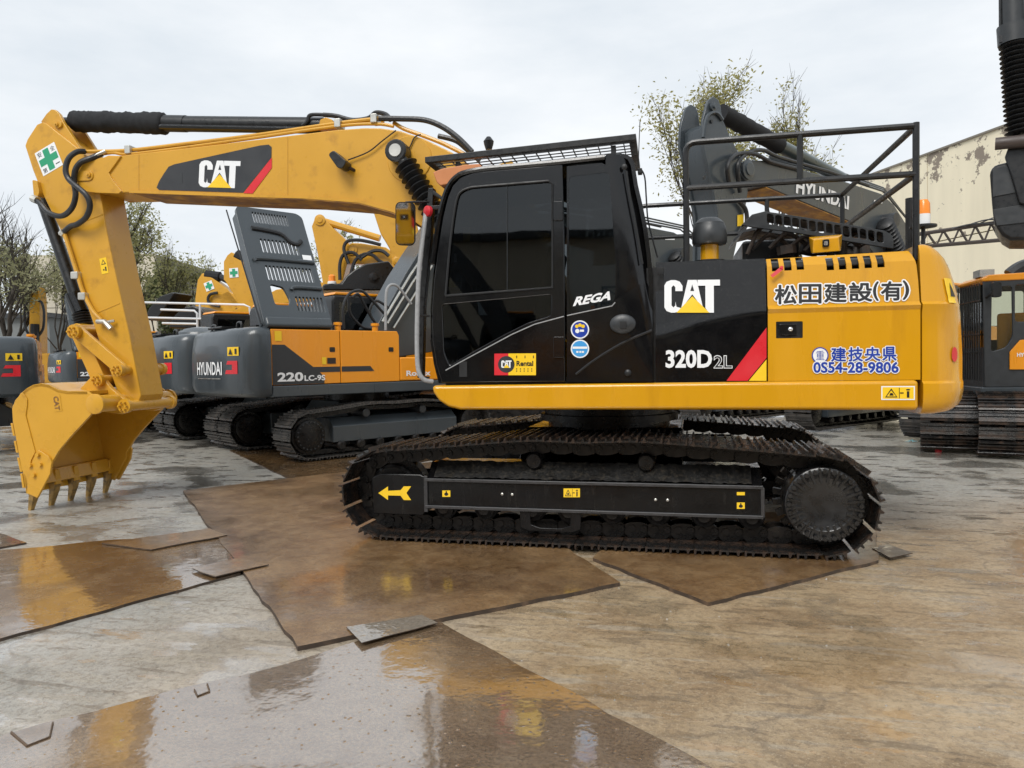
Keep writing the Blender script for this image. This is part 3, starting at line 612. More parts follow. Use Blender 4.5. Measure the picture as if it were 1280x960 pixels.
# yellow rear panel with vent slots
YP = up((959.6, 322), (1050, 316.5), (1141, 311), (1144, 316), (1147.5, 330), (1149, 350), (1150, 385), (1150, 474.5), (959.8, 476.4), y=-1.36)
vents = [up((u, 322.6-i*.9+(0 if i < 3 else 1.5)), (u+9.3, 322.1-i*.9+(0 if i < 3 else 1.5)), (u+10, 338.6-i*.9+(0 if i < 3 else 1.5)), (u+.7, 339-i*.9+(0 if i < 3 else 1.5)), y=-1.33) for i, u in enumerate((964.5, 980, 995.5, 1033, 1048.5, 1064.5, 1080.5, 1096.5))]
hnd = up((970, 402), (1003.5, 401.5), (1003.5, 422.5), (970, 423), y=-1.37)
yp = holed(YP, vents+[rpoly(hnd, .008)], ypan, .02, 'side_panel', YEL, ex, PHI, cuts=cutz); yp['label'] = 'yellow panel with vent slots and dark company lettering'
MB().prism(rpoly(up((969, 401), (1004.5, 400.5), (1004.5, 423.5), (969, 424), y=-1.37), .01), -1.366, -1.33).build('latch_recess', BKM, yp, bevel=.004)
la = MB().prism(rpoly(up((974, 405), (996, 405), (996, 419), (974, 419), y=-1.37), .012), -1.38, -1.366); lo_ = la.build('latch', BLK, yp, bevel=.005)
MB().lathe(UF.p3(988, 411.5, -1.38), (0, -1, 0), [(0, .018), (.006, .018), (.012, .012), (.014, .004)], 12).build('latch_lock', CHR, yp)
MB().box((YP[0][0], -1.2, 1.4), (YP[6][0]+.06, -1.15, ZT-.05)).build('engine_bay', BKM, ex, PHI)
tg = MB().add([UF.p3(976, 333, -1.365), UF.p3(979, 337, -1.37), UF.p3(966, 347, -1.378), UF.p3(963, 344, -1.372)], [(0, 1, 2, 3)]); tg.add([UF.p3(976, 332, -1.355), UF.p3(979, 333, -1.355), UF.p3(979, 337, -1.375), UF.p3(975, 335, -1.375)], [(0, 1, 2, 3)]); tg.build('red_tag', REDP, yp)
def outlined(u0, v0, u1, v1, txt, mc, b0, b1, pq=pquad, par=None, off=.0045):
    q = pq(u0, v0, u1, v1); par = par or yp
    decal('lettering_outline', WHT, q, glyph(txt, b1), off, par); k = .9
    vs0, _ = glyph(txt, b1)
    q2 = (q[0]+q[1]*.012+q[2]*.07, q[1]*.976, q[2]*.86); decal('lettering', mc, q2, glyph(txt, b0), off+.0013, par)
TX = [(967.5, 997), (997.5, 1027.5), (1029, 1059), (1060, 1091), (1090, 1099), (1100, 1128), (1127, 1137)]
for ch, (a, b) in zip('松田建設(有)', TX):
    sl = (a-967)*-.035; q = pquad(a+1.5, 357+sl, b-1.5, 380+sl)
    stamped('lettering_outline', WHT, q, ch, .0145, .006, yp, n=12); stamped('lettering', DBK, q, ch, .0045, .0078, yp)
for ch, (a, b) in zip('建技央県', [(1038, 1058), (1059.5, 1079), (1080, 1101), (1102, 1121)]):
    sl = (a-1016)*-.015; q = pquad(a+1, 435+sl, b-1, 452+sl); stamped('lettering_outline', WHT, q, ch, .010, .006, yp, n=12); stamped('lettering', BLU, q, ch, .003, .0078, yp)
q = pquad(1014.5, 434, 1035.5, 454.5); decal('emblem', BLU, q, DISC(28), .006, yp); decal('emblem_field', WHT, q, DISC(28, .5, .5, .43), .0068, yp); decal('emblem_symbol', BLU, (q[0]+q[1]*.25+q[2]*.22, q[1]*.5, q[2]*.56), glyph('重', .0), .0076, yp)
q = pquad(1017, 453, 1122.5, 465.6); stamped('lettering_outline', WHT, q, '0S54-28-9806', .011, .006, yp, n=12); stamped('lettering', BLU, q, '0S54-28-9806', .0035, .0078, yp)
# counterweight
def cwring(z, xr, ys, xs, n=30, ex_=2.5):
    o = [(xs, -ys, z)]
    for i in range(n+1):
        t = -math.pi/2+math.pi*i/n; o.append((xs+.02+(xr-xs-.02)*abs(math.cos(t))**(2/ex_), ys*math.copysign(abs(math.sin(t))**(2/ex_), math.sin(t)), z))
    o.append((xs, ys, z)); return o
def fit_xr(z, u, ys, xs, fr):
    lo, hi = xs+.05, xs+2.5
    for _ in range(28):
        m_ = (lo+hi)/2; mu = max(proj(fr.world(p))[0] for p in cwring(z, m_, ys, xs))
        if mu > u: hi = m_
        else: lo = m_
    return (lo+hi)/2
rings = []; XS = UF.at(1152.6, 420, -1.37)[0]
for u, v, ys in ((1158, 310.5, 1.255), (1165, 312.5, 1.285), (1173, 318, 1.305), (1180, 325, 1.312), (1187, 338, 1.32), (1192, 352, 1.33), (1196, 367, 1.343), (1198.3, 379, 1.354), (1199.8, 382.5, 1.388), (1199.5, 386, 1.385), (1200.5, 392, 1.37), (1202, 420, 1.37), (1203, 445, 1.37), (1203, 474, 1.37), (1204.3, 477, 1.398), (1204.3, 488, 1.4), (1202, 498, 1.395), (1197, 505.5, 1.38), (1188, 511, 1.35), (1172, 514, 1.3)):
    z = UF.at(u, v, -1.0)[1]; rings.append(cwring(z, fit_xr(z, u, ys, XS, UF), ys, XS))
cw = MB().loft(rings[::-1]).build('counterweight', YEL, ex, PHI, sharp=40)
q = quad(UF, 1181, 352, 1194, 381, -.95, 4); 
def cwpt(u, v, off=.008):
    """point on the rounded corner of the counterweight under a pixel column and height"""
    z = UF.at(u, v, -1.05)[1]; k = [i for i in range(len(rings)-1) if rings[i][0][2] >= z][-1]; ra, rb = rings[k], rings[k+1]
    t = (z-ra[0][2])/(rb[0][2]-ra[0][2]); rg = [V(a).lerp(V(b), t) for a, b in zip(ra, rb)]; best = None; top_u = -1
    for i in range(1, len(rg)//2):
        for s in range(16):
            p = rg[i].lerp(rg[i+1], s/16); uu = proj(UF.world(p))[0]
            if uu < top_u-.3: break
            top_u = max(top_u, uu); d = abs(uu-u)
            if best is None or d < best[0]: best = (d, p, i)
    i = best[2]; tn = rg[i+1]-rg[i-1]; n = V((tn.y, -tn.x, 0)).normalized(); n = n if n.x > 0 else -n
    return best[1]+n*off
def cwgrid(f, nu, nv, m, name, off=.008):
    vs = [cwpt(*f(i/nu, j/nv), off) for j in range(nv+1) for i in range(nu+1)]
    MB().add(vs, [(j*(nu+1)+i, j*(nu+1)+i+1, (j+1)*(nu+1)+i+1, (j+1)*(nu+1)+i) for j in range(nv) for i in range(nu)]).build(name, m, cw, sharp=80)
cwgrid(lambda s, t: (1191.8+(s-.5)*7*math.sqrt(max(.02, 1-(2*t-1)**2)), 434+18*t), 4, 10, RED, 'red_reflector', .01)
cwgrid(lambda s, t: (1178.5+8.5*s+6.5*t, 351+30*t), 6, 8, DYL, 'warning_decal', .01)
cwgrid(lambda s, t: (1184+4.5*t+(s-.5)*5.5*t+1, 356+17*t), 2, 6, DBK, 'warning_symbol', .013)
# deck over the engine
dk = MB(); dk.box((.5, -1.28, ZT-.09), (2.45, 1.3, ZT-.02)); dk.build('engine_deck', BKG, ex, PHI, bevel=.02)
MB().prism([(a, b) for a, b in [BP[0], (YP[2][0], YP[2][1]), (YP[7][0], YP[7][1]), BP[5]]], 1.33, 1.37).build('side_panel', YEL, ex, PHI, bevel=.01)
# ---- engine hood lid standing ajar
hy = -.95
HT = up((927, 281), (940, 268), (956, 264), (1000, 270.5), (1060, 280.5), (1105, 288), (1114, 293), (1117, 300), (1117, 311), (1050, 300), (985, 289.5), (940, 284), y=hy)
slots = []
for i in range(14):
    u = 958.5+i*10.55; v = 266.8+i*1.72; k = 8.4-i*.03; slots.append(rpoly(up((u, v), (u+k, v+1.4), (u+k+1, v+14.4), (u+.6, v+13), y=hy), .018, 2))
hd = holed(HT, slots, lambda x, z: hy, .03, 'engine_hood', BKG, ex, PHI, bevel=.004)
lid = MB(); tpath = HT[:8]
for yy0, yy1 in ((hy+.03, hy+.35), (hy+.8, .45)): lid.loft([[(x, yy0, z), (x, yy1, z), (x, yy1, z-.025), (x, yy0, z-.025)] for x, z in tpath])
for k in range(9):
    a, b = HT[2], HT[6]; t0, t1 = k/9+.02, k/9+.045; lid.add([(a[0]+(b[0]-a[0])*t, y, a[1]+(b[1]-a[1])*t-.02) for t, y in ((t0, hy+.35), (t1, hy+.35), (t1, hy+.8), (t0, hy+.8))], [(0, 1, 2, 3)])
lid.build('hood_top', BKG, hd, 0)
MB().tube(UF.path([(934, 318), (945, 292), (953, 283)], -.85), .018, 8).build('hood_stay', RST, ex, PHI)
re_ = random.Random(5)
MB().box((UF.at(928, 318, -.5)[0], -.5, ZT-.02), (UF.at(1000, 318, -.5)[0], .5, UF.at(950, 300, -.5)[1])).build('engine_cowl', BKM, ex, PHI, bevel=.03)
engo = MB().box((UF.at(948, 318, -.7)[0], -.7, ZT-.02), (UF.at(1085, 312, -.7)[0], .3, ZT+.05)).build('engine_block', RST, ex, PHI)
for k in range(16):
    u = 950+k*8.5; p = UF.p3(u, 318, re_.uniform(-.8, .1)); h = re_.uniform(.05, .16); MB().cyl(p, p+V((re_.uniform(-.02, .02), 0, h)), re_.uniform(.03, .09), 10).build('engine_fitting', RST, engo)
for k in range(6):
    p = UF.p3(940+k*22, 314-re_.uniform(0, 6), -.8); MB().tube(smooth([p, p+V((.15, 0, .12)), p+V((.32, .05, .02))], 4), .02, 6).build('engine_hose', RST, engo)
MB().box((UF.at(818, 400, -1.3)[0]-.06, -1.33, 1.38), (UF.at(818, 400, -1.3)[0]+.08, -.5, 2.33)).build('gap_backing', BKM, ex, PHI)  # dark backing box, added so no light shows through the cab gap
cb = MB(); c0 = UF.path([(1012, 297.5), (1052, 294), (1053, 313), (1014, 316.5)], -1.18); c1 = UF.path([(1016, 298), (1048, 295), (1048, 312), (1018, 315)], -1.0)
cb.loft([[V((p.x, -1.18, p.z)) for p in UF.path([(1017, 299.5), (1048, 296.5), (1050, 314), (1016, 316.8)], -1.18)], [V((p.x, -1.12, p.z)) for p in UF.path([(1011, 296.5), (1053, 293), (1051, 314), (1014, 317)], -1.12)], [V((p.x, -.9, p.z)) for p in UF.path([(1013, 297), (1051, 294), (1049, 314), (1016, 317)], -.9)]][::-1])
cbo = cb.build('camera_housing', YEL, ex, PHI, bevel=.008)
MB().prism(rpoly(up((1028, 299.5), (1036.5, 299), (1036.5, 308.5), (1028, 309), y=-1.19), .012), -1.2, -1.17).build('lens', BLK, cbo, bevel=.004)
MB().prism(rpoly(up((1029.8, 301.5), (1034.6, 301.2), (1034.6, 306.5), (1029.8, 306.8), y=-1.2), .008), -1.204, -1.2).build('lens_glass', CHR, cbo)
# air pre-cleaner
p = UF.p3(887, 326, -1.1); sc = (UF.p3(909, 326, -1.1)-UF.p3(865, 326, -1.1)).x/2; zt = UF.at(887, 273, -1.1)[1]; zb = UF.at(887, 306, -1.1)[1]
pc = MB().lathe((p.x, -1.1, zb), (0, 0, 1), [(-.005, sc*.5), (0, sc*.93), (.02, sc*1.0), ((zt-zb)*.42, sc), ((zt-zb)*.5, sc*.97), ((zt-zb)*.68, sc*.93), ((zt-zb)*.72, sc*.88), ((zt-zb)*.8, sc*.86), ((zt-zb)*.92, sc*.68), (zt-zb, sc*.5), (zt-zb+.004, sc*.2)], 28).build('air_precleaner', BKG, ex, PHI)
st = MB().lathe((p.x, -1.1, p.z-.02), (0, 0, 1), [(0, sc*.53), (zb-p.z+.03, sc*.53)], 20); st.build('precleaner_stem', YEL, pc)
MB().lathe((p.x, -1.1, p.z-.012), (0, 0, 1), [(0, sc*.9), (.012, sc*.9), (.016, sc*.6)], 20).build('precleaner_flange', BKM, pc)
# ---- service rails round the engine deck
RL = .026; zr0 = ZT-.06
tl = UF.p3(857, 180, -1.25); tr = UF.p3(1145, 156, -1.25); ml = UF.p3(858, 235.5, -1.25); mr = UF.p3(1146, 217, -1.25)
ZR = (tl.z+tr.z)/2; ZM = (ml.z+mr.z)/2; XL, XR = tl.x, tr.x
def cornered(pts, r=.07, k=4):
    o = [V(pts[0])]
    for i in range(1, len(pts)-1):
        p_, a, b = V(pts[i]), V(pts[i-1]), V(pts[i+1]); s0 = p_+(a-p_).normalized()*r; s1 = p_+(b-p_).normalized()*r
        for j in range(k+1): t = j/k; o.append((1-t)**2*s0+2*t*(1-t)*p_+t*t*s1)
    o.append(V(pts[-1])); return o
def rail(pts, m=BKM, r=RL, nm='rail'): return MB().tube(cornered(pts), r, 10).build(nm, m, rails)
rails = MB().tube(cornered([(XL, -1.25, zr0), (XL, -1.25, ZR), (XR-.02, -1.25, ZR)], .09), RL, 10).build('guard_rail', BKM, ex, PHI)
rail([(XR, -1.25, ZR+.026), (XR, -1.25, zr0)], nm='rail_post'); rail([(XL, -1.25, ZM), (XR, -1.25, ZM)]); 
xm = UF.at(1000, 200, -1.25)[0]; rail([(xm, -1.25, ZM), (xm, -1.25, ZR)], nm='rail_post')
xf = UF.at(808, 262, 1.25)[0]
rail([(XR, -1.25, ZR), (XR, 1.25, ZR)]); rail([(XR, -1.25, ZM), (XR, 1.25, ZM)])
rail([(XR, 1.25, zr0), (XR, 1.25, ZR), (xf-.08, 1.25, ZR), (xf-.08, 1.25, zr0)]); rail([(XR, 1.25, ZM), (xf-.08, 1.25, ZM)])
rail([(xf+1.35, 1.25, zr0), (xf+1.35, 1.25, ZR)], nm='rail_post')
# exhaust and beacon on the far side
pe = UF.p3(1138.5, 313, .45); ze = UF.at(1138, 248, .45)[1]
MB().cyl((pe.x, .45, zr0), (pe.x, .45, ze), .05, 14).build('exhaust_pipe', BKM, ex, PHI)
pb2 = UF.p3(1154, 283, .2); zb2 = UF.at(1154, 250, .2)[1]
bcn = MB().lathe((pb2.x, .2, pb2.z-.02), (0, 0, 1), [(0, .03), (.01, .12), (.03, .12), (.035, .07)], 16).build('beacon', BKM, ex, PHI)
MB().lathe((pb2.x, .2, pb2.z+.015), (0, 0, 1), [(0, .062), (.1, .062)], 16).build('beacon_base', WHT, bcn)
MB().lathe((pb2.x, .2, pb2.z+.115), (0, 0, 1), [(0, .062), (zb2-pb2.z-.15, .058), (zb2-pb2.z-.115, .04)], 16).build('beacon_lens', AMB, bcn)
MB().tube([(pb2.x, .2, zr0), (pb2.x, .2, pb2.z)], .02, 8).build('beacon_post', BKM, bcn)
# ---- cab
YC, YCI = -1.385, -.42
CAB = [(547,479),(541,455),(536.5,425),(536,385),(538.5,350),(543.5,310),(550,270),(556,245),(562,230),(569,222),(578,216.5),(590,213),(605,210.5),(640,207.5),(690,203),(757,196),(758,192),(780,191),(789,195),(793,203),(797,229),(803.5,257),(809,285),(813,315),(816,345),(817,478)]
cp = UF.poly(CAB, YC); ccx = sum(p[0] for p in cp)/len(cp); ccz = sum(p[1] for p in cp)/len(cp)
inn = [(ccx+(x-ccx)*.965, ccz+(z-ccz)*.965) for x, z in cp]
def ringseg(mb, idx, y0, y1):
    for a, b in zip(idx[:-1], idx[1:]): mb.prism([cp[a], cp[b], inn[b], inn[a]], y0, y1)
    return mb
cab = ringseg(MB(), list(range(9, 26)), YC+.03, YCI); ringseg(cab, [25, 0, 1, 2], YC+.03, YCI)
cab = cab.build('cab', BLK, ex, PHI, sharp=40)
ws = MB()
ws.loft([[(x, YC+.05, z), (x, YCI-.02, z), (ix, YCI-.02, iz), (ix, YC+.05, iz)] for (x, z), (ix, iz) in [(cp[i], (cp[i][0]+.012, cp[i][1])) for i in range(2, 10)]])
ws.build('windshield', GLS, cab, sharp=60)
# far side of the cab
farw = UF.poly([(560,440),(563,310),(575,240),(600,231),(760,214),(768,330),(768,420)], YC)
holed(cp, [rpoly(farw, .05)], lambda x, z: YCI, .03, 'cab_wall', BKM, cab)
holed(rpoly(farw, .05), [], lambda x, z: YCI+.012, .006, 'window_pane', GLS, cab)
# near side: door and rear quarter, each with its openings
door_out = [(552,478.5),(545,455),(540.5,425),(540,385),(542.5,350),(547.5,310),(554,270),(560,246),(566,232),(573,224.5),(581,219.5),(592,216),(606,214),(640,211),(703,205.5),(704,240),(705.5,320),(706.5,477)]
win_up = [(557,369.5),(562,310),(568,264),(572,246),(577,239),(586,235),(600,233),(686,226),(690,230),(690,359)]
win_lo = [(552.5,381),(689,368.5),(689,394),(660,403),(628,419),(590,440),(562,457),(555,440)]
dr = holed(UF.poly(door_out, YC), [rpoly(UF.poly(win_up, YC), .03), rpoly(UF.poly(win_lo, YC), .025)], lambda x, z: YC, .035, 'cab_door', BLK, cab, bevel=.008)
holed(rpoly(UF.poly(win_up, YC), .03), [], lambda x, z: YC+.016, .006, 'window_pane', GLS, dr)
holed(rpoly(UF.poly(win_lo, YC), .025), [], lambda x, z: YC+.012, .006, 'window_pane', GLS, dr)
fm = MB().tube(smooth(UF.path([(557,369.5),(562,310),(568,264),(572,246),(577,239),(586,235),(600,233),(686,226)], YC-.002), 4), .011, 6); fm.tube(UF.path([(686, 226), (690.5, 230), (690.5, 359.5), (557, 369.8)], YC-.002), .011, 6); fm.build('window_seal', RUB, dr)
MB().tube(UF.path([(634, 230), (634, 364)], YC+.008), .003, 6).build('window_divider', BKG, dr)
qr = [(708.5,208),(752,203.5),(757,206),(757,200),(758,194.5),(780,193),(787,196.5),(791,204),(795,230),(801,258),(806.5,286),(810.5,316),(815,345),(816.5,477),(708.5,477.5)]
win_r = [(711,221),(758,215.5),(762,219),(769.5,330),(769,372),(764,381),(714,391.5),(711,388)]
RE_ = UF.poly([(793,203),(797,229),(803.5,257),(809,285),(813,315),(817,345),(817.5,480)], YC)
def yquart(x, z):
    xr = RE_[0][0] if z > RE_[0][1] else RE_[-1][0]
    for (xa_, za_), (xb_, zb_) in zip(RE_[:-1], RE_[1:]):
        if zb_ <= z <= za_: xr = xb_+(xa_-xb_)*(z-zb_)/(za_-zb_)
    k = max(0, min(1, (z-1.9)/.35)); t = max(0, 1-(xr-x)/.2); return YC+k*(.2*(1-math.sqrt(max(0, 1-t*t*.98))))
qp = holed(UF.poly(qr, YC), [rpoly(UF.poly(win_r, YC), .03)], yquart, .035, 'cab_quarter', BLK, cab, slant=[(UF.at(u, 205, YC), UF.at(u+23, 345, YC)) for u in (772, 777, 782, 786, 790)])
holed(rpoly(UF.poly(win_r, YC), .03), [], lambda x, z: YC+.004, .006, 'window_pane', GLS, qp)
MB().tube(UF.path([(557, 463), (575, 453), (600, 439.5), (640, 418), (668, 405.5), (705, 395.5)], YC-.003), .005, 6).build('trim_line', SIL, dr)
MB().tube(UF.path([(709, 394.5), (765, 382.5), (769, 378)], YC-.003), .005, 6).build('trim_line', SIL, qp)
rb = MB().tube(smooth(UF.path([(720, 468), (745, 449), (780, 428), (815, 413)], YC-.0), 5), .012, 6); rb.build('body_crease', BLK, qp)
dh = MB().lathe(UF.p3(778.5, 405, YC), (0, -1, 0), [(0, .11), (.012, .105), (.024, .085), (.03, .04)], 24); c_ = UF.p3(778.5, 405, YC)
dh.v = [(x, y, c_.z+(z-c_.z)*.75) for x, y, z in dh.v]; dho = dh.build('door_handle', BKG, qp)
MB().box(UF.p3(775, 402, YC-.03), UF.p3(783, 410, YC-.038)).build('key_slot', RUB, dho)
MB().lathe(UF.p3(785, 466, YC), (0, -1, 0), [(0, .03), (.015, .026), (.024, .01)], 14).build('door_stop', RUB, qp)
for (u0, v0, u1, v1) in ((692, 252, 704, 276), (692, 421, 706, 447)): MB().prism(rpoly(up((u0, v0), (u1, v0), (u1, v1), (u0, v1), y=YC), .01), YC-.022, YC+.004).build('hinge', BLK, dr, bevel=.004)
MB().box(UF.p3(574, 452, YC), UF.p3(584, 471, YC-.004)).build('door_latch', RUB, dr)
# roof trim over the door and roof cap
MB().tube(smooth(UF.path([(541, 330), (549, 275), (556, 246), (563, 230), (572, 220.5), (582, 215.8), (605, 211.5), (640, 208.5), (700, 203), (756, 197)], YC+.03), 5), .028, 8).build('roof_trim', BLK, cab)
MB().lathe(UF.p3(780.5, 209, YC), (0, -1, 0), [(0, .024), (.015, .024), (.022, .01)], 12).build('roof_bolt', RUB, cab)
MB().tube(smooth(UF.path([(783, 214), (788, 250), (796, 290), (803, 330)], YC-.001), 5), .01, 6).build('pillar_groove', RUB, cab)
# inside
xs0 = UF.at(640, 400, -.9)[0]
seat = MB().box((xs0-.2, -1.1, 1.75), (xs0+.3, -.65, 1.9)); seat.prism([(xs0+.2, 1.85), (xs0+.36, 1.85), (xs0+.5, 2.55), (xs0+.38, 2.6)], -1.1, -.65); seat.prism([(xs0+.4, 2.58), (xs0+.47, 2.56), (xs0+.52, 2.8), (xs0+.44, 2.82)], -1.0, -.75); seat.box((xs0-.1, -1.02, 1.4), (xs0+.25, -.72, 1.75)); seat.build('seat', SEA, cab, bevel=.03)
con = MB().box((xs0-.3, -1.27, 1.7), (xs0+.3, -1.14, 1.98)); con.box((xs0-.3, -.6, 1.7), (xs0+.35, -.47, 2.0)); con.tube([(xs0-.25, -1.2, 1.95), (xs0-.27, -1.2, 2.15)], .015, 6); con.lathe((xs0-.27, -1.2, 2.13), (0, 0, 1), [(0, .02), (.04, .03), (.1, .03), (.12, .01)], 8); con.build('control_console', BKG, cab, bevel=.012)
MB().box((cp[0][0]+.06, YC+.05, 1.36), (cp[25][0]-.06, YCI, 1.41)).build('cab_floor', RUB, cab)
MB().box((xs0-.78, -.6, 2.05), (xs0-.72, -.46, 2.3)).build('monitor', BKG, cab, bevel=.01)
# stickers on the near side
decal('sticker', DYL, quad(UF, 579, 284, 588, 302, YC+.04), RECT, .006, dr); decal('sticker', WHT, quad(UF, 567.5, 317, 571, 328, YC+.04), RECT, .006, dr)
decal('sticker', DYL, quad(UF, 561, 349, 571, 359, YC+.04), P((0, 0), (1, 0), (.3, 1), (0, .9)), .006, dr)
q = quad(UF, 618, 442, 670, 469, YC); decal('rental_decal', RED, q, box2(0, 0, .34, 1), .003, dr, label='red and yellow rental sticker'); decal('rental_field', DYL, q, box2(.34, 0, 1, 1), .003, dr)
decal('rental_disc', DGR, (q[0], q[1], q[2]), ([(.29+.2*math.cos(a), .5+.385*math.sin(a)) for a in [2*math.pi*i/24 for i in range(24)]], [tuple(range(24))]), .0042, dr)
cat_logo((q[0]+q[1]*.17+q[2]*.34, q[1]*.25, q[2]*.34), dr, 0, .0055)
decal('lettering', DBK, (q[0]+q[1]*.535+q[2]*.42, q[1]*.4, q[2]*.24), glyph('Rental', .03), .0045, dr)
dots = [box2(.53+.1*i, .78, .55+.1*i, .9) for i in (0, 2, 4)]+[box2(.53+.09*i, .16+.1*j, .55+.09*i, .22+.1*j) for i in range(5) for j in range(2)]
decal('small_print', DBK, q, JOIN(*dots), .0045, dr)
q = quad(UF, 716, 362, 767, 382, YC, 6, -3); q = (q[0]+V((0, 0, 0)), q[1]+q[2]*.0, q[2]); q = (UF.p3(716, 383, YC+.004), UF.p3(763, 375, YC+.004)-UF.p3(716, 383, YC+.004), UF.p3(721, 371, YC+.004)-UF.p3(716, 383, YC+.004))
decal('lettering', WHT, q, glyph('REGA', .04), .004, qp)
for v, m1, m2 in ((412, BLU, WHT), (436, LBL, WHT)):
    q = quad(UF, 713.5, v-11.5, 736.5, v+11.5, YC); decal('round_sticker', WHT, q, DISC(28), .003, qp); decal('sticker_ring', m1, q, DISC(28, .5, .5, .43), .0038, qp); 
    if m1 is BLU: decal('sticker_symbol', DYL, q, JOIN(DISC(8, .33, .68, .1), DISC(8, .5, .74, .1), DISC(8, .67, .68, .1)), .0046, qp); decal('sticker_symbol', WHT, q, JOIN(DISC(8, .36, .42, .12), box2(.5, .38, .72, .5)), .0046, qp)
    else: decal('sticker_band', WHT, q, box2(.1, .5, .9, .62), .0046, qp); decal('sticker_symbol', WHT, q, JOIN(box2(.3, .28, .42, .38), box2(.47, .28, .57, .38), box2(.6, .28, .72, .38)), .0046, qp)
# ---- roof guard with mesh
g0 = UF.p3(531, 199, -1.4); g1 = UF.p3(795, 170, -1.4); YG = -.36; hh = .03
def zg(x): return g0.z+(g1.z-g0.z)*(x-g0.x)/(g1.x-g0.x)
gd_ = MB()
for y0, y1 in ((-1.4, -1.34), (YG-.06, YG)): gd_.prism([(g0.x, g0.z-hh), (g1.x, g1.z-hh), (g1.x, g1.z+hh*.7), (g0.x, g0.z+hh*.7)], y0, y1)
for x in (g0.x, g1.x-.06): gd_.prism([(x, zg(x)-hh), (x+.06, zg(x+.06)-hh), (x+.06, zg(x+.06)+hh*.7), (x, zg(x)+hh*.7)], -1.34, YG-.06)
gd_ = gd_.build('roof_guard', BKM, ex, PHI, bevel=.005)
nw = 17
for k in range(1, nw): x = g0.x+(g1.x-g0.x)*k/nw; MB().box((x-.004, -1.34, zg(x)-.022), (x+.004, YG-.06, zg(x)-.012)).build('mesh_bar', BKM, gd_)
for k in range(1, 10):
    y = -1.34+(YG-.06+1.34)*k/10; MB().prism([(g0.x+.06, zg(g0.x)-.012), (g1.x-.06, zg(g1.x)-.012), (g1.x-.06, zg(g1.x)-.003), (g0.x+.06, zg(g0.x)-.003)], y-.004, y+.004).build('mesh_bar', BKM, gd_)
for u in (573, 767):
    for y in (-1.31, YG-.1): x, z = UF.at(u, 190, y); MB().box((x-.02, y-.03, 3.22), (x+.02, y+.03, zg(x)-.04)).build('guard_post', BKM, gd_)
MB().prism(up((541,215),(552,210.5),(582,205.5),(599,204.5),(602.5,208),(595,213),(579,216),(569,221.5),(561,230),(550,232),(545.5,227.5), y=-1.37), -1.37, YCI-.02).build('sun_visor', VIS, ex, PHI, bevel=.01)
MB().lathe(UF.p3(611, 187, -.7), (0, 0, 1), [(0, .03), (.05, .045), (.08, .05), (.12, .02)], 12).build('roof_lamp', BKM, ex, PHI)
MB().box(UF.p3(797, 210, -1.2), UF.p3(803, 219, -1.12)).build('rear_lamp', BKM, ex, PHI, bevel=.006)
MB().tube(UF.path([(798, 208), (798.8, 180), (800, 152)], -1.15), .004, 5).build('antenna', BKM, ex, PHI)
MB().tube(smooth(UF.path([(801, 211), (806, 222), (808, 250), (810, 275), (816, 300), (822, 322)], -1.15), 5), .007, 6).build('cable', HOS, ex, PHI)
# ---- grab bar, post and mirror in front of the cab
gb = MB().tube(smooth(UF.path([(533, 262, -1.33), (528, 300, -1.4), (523.5, 345, -1.42), (521.5, 400, -1.42), (521.5, 445, -1.42), (524, 466, -1.42), (531, 475, -1.4), (541, 477, -1.36)]), 5), .021, 10).build('grab_bar', SIL, ex, PHI)
for v in (394, 471): MB().tube(UF.path([(522, v, -1.41), (537, v+1, -1.36)]), .01, 6).build('bar_bracket', BKM, gb)
pm = MB().prism(up((537, 236), (543.5, 236), (540, 300), (532, 380), (530, 470), (524, 470), (525, 380), (533, 290), y=-1.2), -1.24, -1.16); pm.box(UF.p3(536, 262, -1.3), UF.p3(552, 257, -1.27)); pm.prism(up((541, 237), (553, 246), (552, 250), (541, 243), y=-1.3), -1.3, -1.24)
pm.build('front_post', BKM, ex, PHI, bevel=.006)
ml_ = UF.p3(507, 280, -1.5); mirw = .135*.62; 
mm = MB().prism(rrect(-.085, -.185, .085, .185, .045, 4), -.025, .025); mo = mm.build('mirror', BKM, ex, PHI); mo.location = Matrix.Rotation(PHI, 3, 'Z') @ ml_; mo.rotation_euler = (R_(8), R_(2), R_(16))
MB().prism(rrect(-.077, -.177, .077, .177, .04, 4), -.031, -.024).build('mirror_glass', MIR, mo)
ma = MB().tube(UF.path([(507, 253, -1.5), (515, 252.5, -1.45), (536, 252.5, -1.3)]), .009, 6); ma.build('mirror_arm', BKM, ex, PHI)
MB().lathe(UF.p3(535, 264, -1.35), (-.5, -.8, 0), [(-.03, .02), (-.015, .048), (.015, .048), (.03, .02)], 14).build('red_knob', REDP, ex, PHI)
# ---- boom
YB = .265
BTOP = [(128,197),(135,194),(150,194.5),(180,191),(220,186.5),(320,174.5),(420,162.3),(455,159.8),(475,160),(500,163.5),(530,173.5),(565,190.5),(610,222),(660,275),(700,340),(716,390)]
BBOT = [(712,415),(690,428),(668,425),(650,400),(625,360),(590,325),(550,297),(520,279),(492,265.5),(450,253.5),(380,248),(320,246.5),(163,240.5),(150,241),(120,240),(106,238),(98,232),(94,221),(97,210),(106,202)]
bpoly = UF.poly(BTOP+BBOT, -YB)
bmo = MB().prism(bpoly, -YB, YB).build('boom', YBM, ex, PHI, bevel=.012)
ub = UF.poly([(163,243),(320,249),(380,250.5),(450,256),(492,268),(520,282),(517,279),(492,265),(450,253),(380,247.5),(320,246),(163,240.5)], -YB)
un = MB(); a_ = UF.poly([(168,240),(320,246),(380,247.5),(450,253),(492,265),(520,278.5)], -YB)
